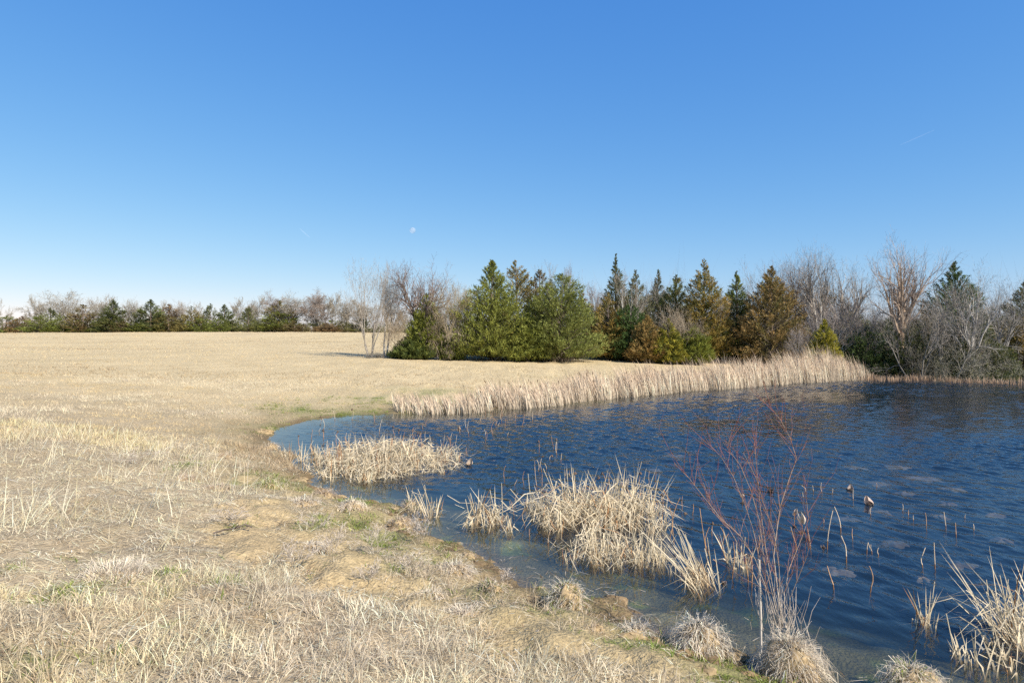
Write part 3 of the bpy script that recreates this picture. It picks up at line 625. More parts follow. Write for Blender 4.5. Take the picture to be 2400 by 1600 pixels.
CED = [ # x, ytop, width px, distance, inner, outer, kwargs, label
 (1000, 690, 62, 61.5, MIDG, BRIGHT, dict(shape=0.55, tipmix=.6, gap=.28), 'narrow bright green cedar before the round-crowned bare tree'),
 (968, 785, 75, 61, DKG, MIDG, dict(nb=240, shape=.5), 'low spreading dark green cedar at the foot of the round-crowned bare tree'),
 (1062, 792, 42, 61, DKG, BRIGHT, dict(nb=170, shape=.5), 'low dark cedar bush just left of the big pointed green cedar'),
 (1152, 612, 160, 62.5, MIDG, A(0.235, 0.24, 0.05), dict(nb=640, ns=26, shape=.8, tipmix=.6, spire=.16), 'big pointed bright green cedar, the tallest of the lone clump'),
 (1212, 615, 140, 65, OLG, ORG, dict(nb=360, shape=.6, lean=-.03, gap=.30, tipmix=.5), 'rusty-topped cedar leaning behind the big pointed green cedar'),
 (1265, 636, 120, 65.5, BRN, OLG, dict(nb=300, shape=.6, gap=.4), 'brownish half-bare cedar between two green ones in the lone clump'),
 (1315, 645, 138, 62.5, MIDG, A(0.225, 0.235, 0.065), dict(nb=580, ns=26, shape=.5, spire=.05), 'broad round-shouldered olive green cedar at the right end of the lone clump'),
 (1240, 735, 90, 61.5, MIDG, BRIGHT, dict(nb=260, shape=.55), 'low green cedar filling the middle of the lone clump'),
 (1443, 598, 100, 69, DKG, OLG, dict(nb=380, shape=1.15, gap=.28, spire=.2, tipmix=.5), 'tall dark cedar with a ragged crooked spire left of the gap'),
 (1425, 690, 75, 67, OLG, ORG, dict(nb=300, shape=.55, tipmix=.6), 'amber-tinged cedar under the ragged crooked spire'),
 (1490, 637, 78, 69.5, OLG, GRYG, dict(nb=300, shape=.7, gap=.28), 'greyish cedar behind a pale bare sapling'),
 (1478, 715, 82, 66.5, DKG, A(0.085, 0.14, 0.04), dict(nb=330, shape=.5, spire=.05), 'deep green rounded cedar behind the low orange bush'),
 (1517, 740, 68, 64, OLG, A(0.31, 0.20, 0.07), dict(nb=280, shape=.7, tipmix=.75), 'low orange-tipped cedar standing foremost in the cedar row'),
 (1566, 750, 66, 63.5, MIDG, YEL, dict(nb=280, shape=.7, tipmix=.45), 'low yellow-green cedar right of the orange-tipped bush'),
 (1628, 765, 66, 63.5, MIDG, A(0.23, 0.24, 0.04), dict(nb=250, shape=.6, tipmix=.5), 'low olive cedar bush beneath the tall golden cedar'),
 (1542, 636, 46, 75, DKG, GRYG, dict(nb=130, shape=.6, gap=.36, low=.55), 'slim dark cedar top showing far back in the row'),
 (1585, 648, 90, 70, MIDG, OLG, dict(nb=360, shape=.65), 'green cedar with mistletoe branches above its top'),
 (1650, 610, 105, 67, MIDG, ORG, dict(nb=480, ns=25, shape=.75, tipmix=.7, spire=.15), 'tall golden pointed cedar in the middle of the row'),
 (1726, 640, 82, 68, DKG, BRIGHT, dict(nb=340, shape=.8, tipmix=.45, spire=.16), 'slim bright green pointed cedar between the golden and the brown one'),
 (1808, 628, 128, 65, OLG, A(0.28, 0.18, 0.068), dict(nb=540, ns=26, shape=.7, tipmix=.7, spire=.14), 'broad russet cedar next to the tall pale reeds'),
 (1932, 752, 56, 56, MIDG, YEL, dict(nb=230, shape=.6, tipmix=.75), 'small yellow-green cedar just behind the tall reeds'),
 (2238, 618, 150, 60, DKG, A(0.09, 0.13, 0.035), dict(nb=460, shape=.8), 'tall dark cedar behind the white-barked bare tree'),
 (2090, 745, 150, 60, DKG, A(0.05, 0.07, 0.02), dict(nb=330, shape=.5, gap=.28), 'shadowy dark cedar behind the tall bare tree trunk'),
 (2170, 730, 110, 59, DKG, BRN, dict(nb=300, shape=.5, gap=.28), 'brown-tinged dark cedar right of the tall bare tree'),
 (2300, 740, 120, 61, OLG, ORG, dict(nb=300, shape=.5, tipmix=.4, gap=.28), 'rusty cedar half hidden by the bare lakeside branches'),
 (2400, 665, 90, 66, DKG, OLG, dict(nb=300, shape=.6), 'dark cedar cut off by the right edge of the view'),
 (2405, 745, 75, 57, OLG, ORG, dict(nb=280, shape=.6, tipmix=.6), 'low orange-tinged cedar at the right edge above the water'),
 (1935, 690, 130, 67, OLG, GRYG, dict(nb=260, shape=.5, gap=.34), 'faded green cedar deep within the grey bare thicket'),
 (1995, 730, 120, 66, MIDG, OLG, dict(nb=240, shape=.5, gap=.36), 'olive cedar between the bare thicket and the tall bare tree'),
 (2125, 772, 95, 55.5, DKG, OLG, dict(nb=220, shape=.5, gap=.28), 'low dark cedar bush at the foot of the tallest bare tree'),
 (2205, 770, 120, 55, DKG, A(0.11, 0.10, 0.04), dict(nb=260, shape=.5, gap=.34), 'dark brownish cedar bush right of the dark hollow'),
 (2300, 782, 110, 54.5, DKG, OLG, dict(nb=230, shape=.5, gap=.28), 'dark cedar bush under the white-barked bare tree'),
 (2030, 770, 110, 57, DKG, DKG * 1.3, dict(nb=220, shape=.5, gap=.30), 'very dark cedar bush in the hollow behind the reed end'),
 (1365, 690, 60, 72, OLG, RUST, dict(nb=220, shape=.5, gap=.28), 'rust-coloured cedar far back in the gap of the row'),
]
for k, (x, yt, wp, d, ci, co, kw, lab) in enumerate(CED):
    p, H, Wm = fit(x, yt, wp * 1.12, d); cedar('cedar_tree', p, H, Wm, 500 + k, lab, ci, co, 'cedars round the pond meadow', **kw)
GB = A(0.34, 0.30, 0.25); TANB = A(0.30, 0.23, 0.15); DB = A(0.16, 0.13, 0.105); PB = A(0.50, 0.46, 0.39); ORB = A(0.42, 0.30, 0.20); TW = A(0.30, 0.245, 0.185); RTW = A(0.28, 0.21, 0.165)
BARE = [ # x, ytop, width px, d, bark, twig, kwargs, label
 (868, 603, 120, 62, GB, TW, dict(stems=5, spread=.42, first=.12, angle=(18, 42), trop=.10, kids=4), 'pale many-stemmed bare tree at the left end of the clump'),
 (903, 640, 70, 63, PB, TW, dict(stems=2, spread=.22, angle=(18, 40), trop=.14), 'slender pale bare tree beside the many-stemmed one'),
 (990, 598, 150, 63, DB, A(.20, .15, .125), dict(fork=7, first=.38, spread=.45, angle=(28, 60), kids=7, wob=.16, trop=.03, levels=4, rmin=.0075, thick=1.3), 'round-crowned dark bare oak above the clump'),
 (932, 710, 90, 60.8, TANB, A(.30,.23,.15), dict(stems=7, spread=.6, angle=(20, 60), kids=5, wob=.25, trop=.02), 'brown tangled bare bush left of the narrow bright cedar'),
 (1048, 655, 95, 60.8, A(.36,.29,.18), A(.32,.25,.15), dict(stems=6, spread=.35, angle=(18, 42), trop=.12), 'tan upright bare thicket beside the big pointed cedar'),
 (1085, 675, 65, 63, A(.36,.29,.18), A(.31,.24,.15), dict(stems=4, spread=.35, angle=(18, 42), trop=.12), 'olive-tan bare bush touching the big pointed cedar'),
 (1035, 735, 85, 60.6, TANB, A(.29,.22,.16), dict(stems=7, spread=.7, angle=(25, 65), wob=.28, trop=0), 'low matted brown bush between narrow and pointed cedars'),
 (1345, 612, 75, 72, GB, RTW, dict(stems=1, kids=6), 'bare tree rising behind the round-shouldered olive cedar'),
 (1270, 608, 80, 74, GB, TW, dict(stems=2, spread=.2, angle=(18, 40)), 'faint bare tree top behind the rusty cedar'),
 (1395, 640, 70, 74, GB, RTW, dict(stems=2, spread=.25), 'bare tree in the gap between clump and cedar row'),
 (1475, 628, 80, 67, PB, TW, dict(stems=2, spread=.25, angle=(18, 42), trop=.12), 'pale bare sapling in front of the greyish cedar'),
 (1540, 640, 90, 76, GB, TW, dict(stems=2, spread=.25, clump=0), 'hazy bare tree behind the slim dark cedar top'),
 (1605, 628, 80, 72, GB, TW, dict(stems=1, kids=4, clump=6), 'bare tree hung with mistletoe balls in the cedar row'),
 (1585, 700, 110, 64.5, A(.40,.34,.26), A(.33,.26,.18), dict(stems=7, spread=.5, angle=(18, 45), trop=.1), 'bushy pale bare shrub among the cedars'),
 (1740, 630, 70, 71, GB, TW, dict(stems=1, kids=5, clump=1), 'bare tree with one mistletoe ball beside the slim green cedar'),
 (1700, 690, 60, 66.5, PB, TW, dict(stems=3, spread=.25, angle=(18, 40), trop=.12), 'thin pale saplings between golden and slim green cedars'),
 (1830, 583, 150, 70, GB, RTW, dict(fork=7, first=.3, spread=.35, kids=7, angle=(22, 50)), 'dense rounded grey bare tree behind the russet cedar'),
 (1900, 600, 130, 69, GB, RTW, dict(stems=3, spread=.3, kids=6, angle=(22, 48)), 'brown-grey bare tree in the middle of the thicket'),
 (1920, 562, 130, 66, A(.40,.36,.30), TW, dict(fork=6, first=.3, spread=.25, kids=6, angle=(22, 48)), 'tall pale forked bare tree topping the grey thicket'),
 (1985, 575, 140, 66, A(.36,.31,.25), TW, dict(fork=6, first=.3, spread=.33, kids=6, angle=(22, 50)), 'spreading bare tree on the right of the grey thicket'),
 (1945, 675, 140, 57.5, PB, A(.34,.27,.22), dict(stems=6, spread=.45, angle=(18, 42), trop=.12), 'fan of pale bare saplings behind the small yellow-green cedar'),
 (2010, 690, 120, 58, GB, A(.32,.25,.20), dict(stems=6, spread=.5, angle=(20, 48), trop=.08), 'grey bare shrub left of the dark hollow'),
 (1880, 760, 70, 57, PB, A(.33,.27,.22), dict(stems=4, spread=.4, angle=(18, 42), trop=.1), 'little pale sapling beside the small yellow-green cedar'),
 (2105, 545, 150, 56.5, ORB, A(.36,.27,.20), dict(fork=5, first=.33, spread=.26, kids=6, angle=(22, 50), wob=.2, thick=1.15, sx=111), 'tallest bare tree with reddish bark over the dark hollow'),
 (2150, 660, 170, 53, A(.23, .195, .15), A(.30,.25,.20), dict(stems=4, spread=.6, angle=(20, 55), wob=.2, trop=.05, lean=(-.15, 0)), 'sprawling leaning bare tree beside the dark hollow'),
 (2280, 600, 140, 54, A(.46,.42,.36), A(.34,.295,.24), dict(fork=6, first=.38, spread=.28, kids=6, angle=(25, 55), wob=.22, thick=.75), 'white-barked bare tree before the tall dark cedar'),
 (2225, 690, 130, 53, A(.32,.28,.22), A(.30,.255,.20), dict(stems=3, spread=.5, angle=(22, 55), lean=(-.2, 0)), 'grey bare tree leaning left below the white-barked one'),
 (2345, 638, 130, 55, A(.30,.27,.23), A(.28,.24,.19), dict(fork=6, first=.35, spread=.35, kids=6, angle=(30, 60), wob=.26, thick=.7), 'crooked dark bare tree near the right edge'),
 (2260, 795, 190, 52, A(.29,.25,.18), A(.27,.235,.16), dict(stems=9, kids=4, spread=1.0, angle=(25, 65), wob=.3, trop=-.02), 'low tangled grey bare bush overhanging the far water'),
 (2170, 800, 120, 53, A(.24,.20,.15), A(.22,.185,.13), dict(stems=6, kids=4, spread=.9, angle=(25, 60), wob=.3, trop=0), 'dark low bare bush at the edge of the hollow'),
 (2350, 790, 110, 53, A(.33,.29,.22), A(.29,.255,.185), dict(stems=6, kids=4, spread=.9, angle=(25, 60), wob=.3, trop=0), 'silvery tangled bush at the right end of the far shore'),
]
for k, (x, yt, wp, d, cb, ct, kw, lab) in enumerate(BARE):
    p, H, Wm = fit(x, yt, wp, d); bare_tree('bare_tree', p, H, Wm, 700 + k + kw.pop('sx', 0), lab, cb, ct, 'bare trees round the pond meadow', **kw)

# leafless brush filling the woodland floor and the wood behind the cedars
def brush(name, r, x, y, h, w, col, label, per=9, K=3):
    acc = Acc(); n = len(x)
    i = np.repeat(np.arange(n), per); N = len(i)
    a = r.uniform(0, 2 * pi, N); ln = r.uniform(0.1, 0.8, N); hh = h[i] * r.uniform(0.4, 1.1, N)
    b = np.stack([x[i] + r.normal(0, .3, N), y[i] + r.normal(0, .3, N), ground(x[i], y[i]) - .05], -1)
    D = unit(np.stack([np.cos(a) * ln, np.sin(a) * ln, np.ones(N)], -1)); B2 = r.normal(0, .22, (N, 3))
    P = np.stack([b, b + D * (hh * .55)[:, None], b + D * hh[:, None] + B2 * hh[:, None]], 1)
    acc.ribbons(P, unit(np.cross(D, r.normal(0, 1, (N, 3)))), (w * r.uniform(.6, 1.4, N))[:, None] * np.array([1, .7, .3])[None], np.clip(col[i] * (1 + r.normal(0, .18, N))[:, None], .01, .6))
    return tag(acc.build(name, M_TWIG), label, 'brush', kind='stuff')
r = rng(90)
n = 1900; d = r.uniform(68, 88, n); xp = r.uniform(1380, 2500, n); x = (xp - 1200) / F * d
brush('woodland_undergrowth', r, x, d, r.uniform(3.5, 8.5, n), 0.03, mixc(np.repeat(A(.27,.215,.165)[None], n, 0), np.repeat(A(.15,.125,.08)[None], n, 0), r.uniform(0, 1, n)), 'grey leafless undergrowth in the wood behind the cedar row', 14)
r = rng(91); n = 260; d = r.uniform(55, 66, n); xp = r.uniform(1850, 2440, n); x = (xp - 1200) / F * d
brush('lakeside_undergrowth', r, x, d, r.uniform(.6, 2.2, n), 0.025, np.repeat(A(.17,.13,.095)[None], n, 0), 'brown leafless undergrowth under the right-hand trees', 16)
r = rng(92); n = 120; d = r.uniform(61, 64, n); xp = r.uniform(850, 1360, n); x = (xp - 1200) / F * d
brush('clump_undergrowth', r, x, d, r.uniform(.3, 1.3, n), 0.022, np.repeat(A(.24,.18,.11)[None], n, 0), 'tan brush under the lone clump of trees', 12)

# far treeline on the left: a few grown shapes copied many times, every tree its own object
FAR_C = [cedar_meshes(8, w_, 900 + k, ci, co, nb=150, ns=13, size=1.9, shape=sh, gap=.33, tipmix=tm) for k, (w_, ci, co, sh, tm) in enumerate([
    (5.2, A(.085, .095, .03), A(.16, .155, .045), .6, .5), (4.6, OLG, A(.24, .18, .06), .6, .55), (5.6, MIDG, A(.20, .22, .045), .45, .5), (4.2, A(.075, .09, .03), A(.13, .14, .045), .75, .5), (4.6, BRN, OLG, .5, .5), (5.0, BRN, A(.25, .165, .07), .6, .6)])]
def far_bare(seed, cb, ct, **kw):
    s = grow_tree(seed, **kw); p0, p1 = s[:, :3].copy(), s[:, 3:6].copy(); lev = s[:, 8]
    sc = np.array([1.0, 1.0, 1.0]); sc[:2] = 0.5 / np.percentile(np.abs(p1[:, :2]), 94); sc[2] = 1 / np.percentile(p1[:, 2], 99.7)
    p0 *= sc; p1 *= sc; r0 = np.maximum(s[:, 6] * 1.1, .0016); r1 = np.maximum(s[:, 7] * 1.1, .0011)
    a = Acc(); b = lev <= 1; a.tubes(p0[b], p1[b], r0[b], r1[b], cb, 4); t = a.mesh('far_trunk', M_BARK, True)
    a = Acc(); f = ~b; n = f.sum(); r = rng(seed); d = unit(p1[f] - p0[f])
    a.ribbons(np.stack([p0[f], p1[f]], 1), unit(np.cross(d, r.normal(0, 1, (n, 3)))), np.stack([r0[f] * 2, r1[f] * 2], 1), ct[None] * (1 + r.normal(0, .15, n))[:, None], False)
    return a.mesh('far_crown', M_TWIG), t
FAR_B = [far_bare(950, PB, A(.29, .245, .18), fork=6, first=.3, spread=.35, kids=6, angle=(25, 55)), far_bare(951, GB, A(.26, .22, .16), fork=5, first=.3, spread=.35, kids=6, angle=(25, 58)), far_bare(952, PB, A(.29, .245, .18), stems=3, spread=.3, angle=(18, 42)),
         far_bare(953, GB, A(.27,.21,.165), stems=2, spread=.25, kids=6), far_bare(954, A(.55,.5,.43), TW, stems=1, first=.25, kids=5, angle=(25, 60), wob=.25)]
FC = [(15,740,70,2),(52,741,46,5),(92,738,55,2),(118,722,46,0),(150,740,50,2),(195,714,52,4),(200,745,60,2),(240,742,55,2),(266,703,48,3),(262,735,60,0),(300,748,50,4),(330,722,44,0),(353,702,50,3),(350,745,64,2),(396,714,54,5),
      (394,738,62,1),(428,744,44,2),(448,718,42,1),(470,744,48,2),(493,712,38,0),(512,745,40,2),(526,714,40,3),(545,750,42,0),(582,719,36,0),(600,748,50,2),(628,745,50,0),(656,706,66,1),(655,730,80,2),(690,752,44,4),(740,747,44,3),(766,756,44,5),(800,752,50,1),(780,748,40,2),(845,745,60,0)]
FB = [(-5,708,50,2),(85,700,46,2),(140,688,86,0),(185,705,56,1),(222,700,80,4),(245,704,60,1),(300,712,52,2),(312,708,46,1),(375,712,50,2),(410,714,60,1),(432,716,46,4),(468,716,40,2),(560,704,52,2),(604,700,60,2),(585,712,50,1),(645,690,56,3),(690,692,70,1),
      (722,684,72,3),(758,698,60,2),(785,692,56,2),(810,700,60,1),(835,705,60,2),(860,712,70,1),(930,715,80,2),(1010,718,80,1),(1060,722,70,2)]
hue = {0: 'dark olive', 1: 'amber-green', 2: 'low green', 3: 'dark green', 4: 'brownish', 5: 'orange'}
bh = {0: 'broad pale', 1: 'brown-grey', 2: 'thin upright pale', 3: 'reddish-brown', 4: 'white-limbed'}
def far_list(L, kinds, words, nm, noun, meshes, Hu, Wu):
    cnt = {}; tot = {}
    for t in L: tot[t[3]] = tot.get(t[3], 0) + 1
    for (x, yt, wp, k) in sorted(L):
        cnt[k] = cnt.get(k, 0) + 1
        d = 186 + (hash((x, yt)) % 9) + (6 if noun != 'cedar' else 0)
        p, H, Wm = fit(x, yt - (9 if noun != 'cedar' else 0), wp * (1.1 if noun != 'cedar' else 1.3), d); p[2] -= 0.1
        o = empty(nm, tuple(p), (x * 1.7) % 6.28); me = meshes[k]
        o.scale = (Wm / Wu[k], Wm / Wu[k], H / Hu)
        link('crown', me[0], o); link('trunk', me[1], o)
        pos = 'the only such' if tot[k] == 1 else ORD[cnt[k]] + ' such from left'
        tag(o, f'{words[k]} {noun} in the distant treeline, {pos}', 'tree', 'distant treeline across the meadow')
far_list(FC, 6, hue, 'far_cedar_tree', 'cedar', FAR_C, 8.0, [5.2, 4.6, 5.6, 4.2, 4.6, 5.0])
far_list(FB, 5, bh, 'far_bare_tree', 'bare tree', FAR_B, 1.0, [1] * 5)
r = rng(93); n = 900; d = r.uniform(188, 206, n); xp = r.uniform(-120, 1130, n); x = (xp - 1200) / F * d
brush('treeline_undergrowth', r, x, d, r.uniform(2.0, 5.5, n), 0.09, mixc(np.repeat(A(.30,.24,.175)[None], n, 0), np.repeat(A(.16,.17,.06)[None], n, 0), r.uniform(0, 1, n)), 'brown and green undergrowth filling the distant treeline', 12)

# ------------------------------------------------------------------ cattail mounds standing in the pond
STRAW = A(0.70, 0.58, 0.39); STRAW2 = A(0.62, 0.49, 0.30); REDB = A(0.30, 0.155, 0.065)
def clump(name, cpx, rx, ry, n, H, seed, label, upright=.3, bent=.4, wid=0.013, lean=(0, 0), cone=0.0, msh=1.0, group='clumps of dead cattails in the pond'):
    """a stand of dead cattail leaves: upright, folded over and lying"""
    c0 = P0(*cpx); r = rng(seed)
    a = r.uniform(0, 2 * pi, n); rad = np.sqrt(r.uniform(0, 1, n)); bx = np.cos(a) * rad * rx; by = np.sin(a) * rad * ry
    # gather the leaves into shoots
    ns = max(3, n // 9); sx = bx[:ns]; sy = by[:ns]; pick = r.integers(0, ns, n)
    bx = sx[pick] + r.normal(0, .035, n); by = sy[pick] + r.normal(0, .035, n)
    env = np.clip(1.15 - 0.55 * ((bx / rx) ** 2 + (by / ry) ** 2), .35, 1.15)
    hh = H * env * r.uniform(.45, 1.1, n)
    kind = r.uniform(0, 1, n); P = np.empty((n, 4, 3)); P[:, 0] = np.stack([bx, by, np.full(n, -.12)], -1)
    da = r.uniform(0, 2 * pi, n); dl = r.uniform(.05, .45, n)
    dx = np.cos(da) * dl + lean[0] - cone * bx / rx; dy = np.sin(da) * dl + lean[1] - cone * by / ry
    up = kind < upright; fo = (kind >= upright) & (kind < upright + bent); ly = kind >= upright + bent
    for k, t in ((1, .4), (2, .72), (3, 1.0)):
        P[:, k] = P[:, 0] + np.stack([dx * hh * t * (1 + .25 * t), dy * hh * t * (1 + .25 * t), hh * t], -1)
    f2 = np.stack([np.cos(da), np.sin(da), np.zeros(n)], -1) + np.array([lean[0], lean[1], 0])
    fl = hh * r.uniform(.4, .9, n)
    P[fo, 2] = P[fo, 1] + (f2 * fl[:, None] * .2)[fo] + np.array([0, 0, .12])[None] * hh[fo, None]
    P[fo, 3] = P[fo, 2] + (f2 * fl[:, None] * .8)[fo]; P[fo, 3, 2] = P[fo, 2, 2] - r.uniform(.05, .55, fo.sum()) * hh[fo]
    zz = r.uniform(.05, .62, n) * H * env; L2 = r.uniform(.35, .95, n) * H * 1.1
    P[ly, 0, 2] = zz[ly]
    for k, t in ((1, .33), (2, .66), (3, 1.0)):
        P[ly, k] = P[ly, 0] + (f2 * (L2 * t)[:, None])[ly] + np.stack([np.zeros(n), np.zeros(n), r.normal(-.12, .22, n) * L2 * t], -1)[ly]
    P[:, 1:, 2] = np.maximum(P[:, 1:, 2], .01 + .03 * r.uniform(0, 1, (n, 3)))
    sa = r.uniform(-1.0, 1.0, n); side = np.stack([np.cos(sa), np.sin(sa) * .6, r.normal(0, .25, n)], -1); side = unit(side)
    Wd = wid * r.uniform(.5, 1.35, n)[:, None] * np.array([1, 1, .85, .35])[None]
    v = (1 + r.normal(0, .14, n))[:, None]; t_ = r.uniform(0, 1, n)
    base = mixc(np.repeat(STRAW[None], n, 0), np.repeat(STRAW2[None], n, 0), t_) * v
    base[r.uniform(0, 1, n) < .06] = REDB * 1.4
    cc = np.repeat(base[:, None], 4, 1); cc[~ly, 0] = REDB
    acc = Acc(); acc.ribbons(P, side, Wd, np.clip(cc, .02, .85))
    root = empty(name, (c0[0], c0[1], 0)); tag(root, label, 'cattails', group)
    acc.build('leaves', M_REED, root)
    # stiff broken stalks
    m = min(9, max(3, int(n * .04))); j = r.integers(0, n, m); acc = Acc()
    b0 = np.stack([bx[j], by[j], np.full(m, -.12)], -1); e0 = b0 + np.stack([r.normal(0, .22, m) * H, r.normal(0, .12, m) * H, H * r.uniform(.45, 1.1, m)], -1)
    md = b0 + (e0 - b0) * .18
    for k in range(m):
        acc = Acc(); acc.tubes(b0[k:k + 1], md[k:k + 1], .006, .0055, REDB, 5); acc.tubes(md[k:k + 1], e0[k:k + 1], .0055, .0045, STRAW, 5); acc.build('stalk', M_REED, root)
    return root
clump('cattail_clump', (885,1085), 1.75, 2.2, 1900, .78, 1, 'largest straw-coloured mound of collapsed cattails in the shallow corner', .10, .46, .017)
clump('cattail_clump', (1000,1085), .95, 1.5, 520, .62, 2, 'low right shoulder of broken cattails joined to the largest mound', .14, .46, .016)
clump('cattail_clump', (690,1085), .55, 1.5, 70, .62, 3, 'thin upright cattail stubs between the bank and the largest mound', .75, .2, .018)
clump('cattail_clump', (822,1128), .5, .25, 40, .45, 4, 'few broken cattail leaves in front of the largest mound', .5, .3, .016)
clump('cattail_clump', (1000,1205), .33, .25, 58, .72, 5, 'sparse arching cattail stalks left of the tent-shaped clump', .55, .4, .015)
clump('cattail_clump', (1130,1222), .42, .3, 150, .72, 6, 'tent-shaped clump of cattail leaves in the middle of the shallows', .35, .4, .014, cone=.35)
clump('cattail_clump', (1350,1218), .80, .85, 720, .88, 7, 'dense tangled cattail mound left half in front of the open water', .10, .50, .015)
clump('cattail_clump', (1480,1220), .58, .8, 400, 1.0, 8, 'upright half of the tangled cattail mound with tall crossing leaves', .25, .52, .015)
clump('cattail_clump', (1252,1188), .22, .2, 60, .5, 9, 'little outlying cattail tuft left of the tangled mound', .35, .4, .013)
clump('cattail_clump', (1410,1305), .55, .5, 330, .62, 10, 'broken cattails lying in front of the tangled mound', .2, .5, .012)
clump('cattail_clump', (1515,1318), .28, .3, 170, .62, 11, 'grey tuft of fine cattail leaves near the soil hummock', .55, .3, .010)
clump('cattail_clump', (1655,1375), .22, .2, 75, .80, 12, 'cattail fan leaning left beside the hummock with spiky hair', .75, .2, .012, lean=(-.45, .1))
clump('cattail_clump', (1590,1350), .30, .2, 60, .45, 13, 'small broken cattails left of the leaning fan', .5, .3, .011)
clump('cattail_clump', (1722,1322), .22, .16, 36, .55, 14, 'stiff upright cattail stubs left of the red shrub', .8, .15, .014)
clump('cattail_clump', (2310,1552), .26, .2, 48, .52, 15, 'arching pale cattail leaves at the lower right edge', .6, .35, .014, lean=(-.1, 0))
clump('cattail_clump', (2395,1500), .45, .4, 180, .85, 16, 'big cattail tangle cut by the right edge of the view', .30, .5, .013, lean=(-.22, .1))
clump('cattail_clump', (2172,1462), .13, .1, 20, .52, 17, 'small stiff cattail tuft alone in the water near the right edge', .85, .1, .015)
clump('cattail_clump', (1195,1245), .20, .15, 14, .40, 18, 'few bent cattail leaves right of the tent-shaped clump', .3, .6, .014)

# ------------------------------------------------------------------ grass hummocks along the water's edge
def tussock(px_, wpx, hpx, seed, label, soil_=.5, cols=(PALE, GREY), green=0.0, blades=420, droop=1.0, cat='tussock', bl=.26):
    p = P0(*px_) if px_[2:] == () and False else None
    q_ = G(*px_); d = q_[1]; Wm = wpx / F * d; H = hpx / F * d; r = rng(seed)
    root = empty('grass_tussock', (q_[0], q_[1], max(q_[2], 0) - .03)); tag(root, label, cat, "grass hummocks along the water's edge")
    R_ = Wm * .40; hs = H * soil_
    # lumpy soil core
    na, nr = 22, 9; V = np.empty((nr, na + 1, 3)); ph = seed * 1.7
    for i in range(nr):
        t = i / (nr - 1); rr = R_ * (1.12 - .5 * t ** 2) if i < nr - 1 else 0.0; zz = -.12 + (hs + .12) * (t ** .8)
        for j in range(na + 1):
            a = 2 * pi * (j % na) / na; k = 1 + .42 * (float(fbm(A(cos(a) * 2.6 + ph), A(sin(a) * 2.6 + t * 5), seed, 3)[0]) - .5) * 2
            V[i, j] = (cos(a) * rr * k, sin(a) * rr * k, zz * (1 + .12 * sin(a * 3 + ph)) + (.05 * hs * sin(a * 7 + i * 2.1 + ph) if 0 < i < nr - 1 else 0))
    acc = Acc(); acc.grid(V, A(.36, .26, .14)); acc.build('soil_base', M_SOIL, root, True)
    n = blades; a = r.uniform(0, 2 * pi, n); rad = np.sqrt(r.uniform(0, 1, n)) * R_ * .95
    zz = hs * np.clip(1 - (rad / R_) ** 2 * .75, .1, 1)
    b = np.stack([np.cos(a) * rad, np.sin(a) * rad, zz - .02], -1)
    out = rad / R_; o3 = np.stack([np.cos(a), np.sin(a), np.zeros(n)], -1)
    lobes = fbm(np.cos(a) * 2.2 + seed, np.sin(a) * 2.2 + rad / R_ * 2, seed % 50, 2); tilt = r.normal(0, .28, 2)
    L = bl * .68 * (H / .35) ** .5 * r.uniform(.35, 1.15, n) * (.45 + 1.1 * lobes)
    D = unit(o3 * (out * .9 + .08)[:, None] + np.array([tilt[0], tilt[1], .75]) + r.normal(0, .6, (n, 3)))
    lift = H - hs
    P = np.stack([b, b + D * (L * .45)[:, None], b + D * (L * .8)[:, None] + o3 * (L * .15)[:, None] - np.array([0, 0, 1])[None] * (L * .2 * droop * (.3 + out))[:, None],
                  b + D * (L * .95)[:, None] + o3 * (L * .32)[:, None] - np.array([0, 0, 1])[None] * (L * .75 * droop * (.3 + out))[:, None] + r.normal(0, .05, (n, 3))], 1)
    P[:, 2] += r.normal(0, .02, (n, 3))
    sa = r.uniform(0, 2 * pi, n); side = np.stack([np.cos(sa), np.sin(sa), np.zeros(n)], -1)
    Wd = .0075 * (d / 7) ** .5 * r.uniform(.6, 1.4, n)[:, None] * np.array([1, .9, .7, .3])[None]
    c = mixc(np.repeat(cols[0][None], n, 0), np.repeat(cols[1][None], n, 0), r.uniform(0, 1, n)) * (1 + r.normal(0, .14, n))[:, None]
    acc = Acc(); acc.ribbons(P, side, Wd, np.clip(c, .02, .85)); acc.build('dead_blades', M_GRASS, root)
    if green > 0:
        g = r.permutation(n)[:int(n * green)]; acc = Acc(); sh = P[g] * np.array([.8, .8, .97]); cg = mixc(np.repeat(GRN[None], len(g), 0), np.repeat(A(.30, .33, .07)[None], len(g), 0), r.uniform(0, 1, len(g)))
        acc.ribbons(sh, side[g], Wd[g] * 1.1, cg); acc.build('green_shoots', M_GRASS, root)
    return root
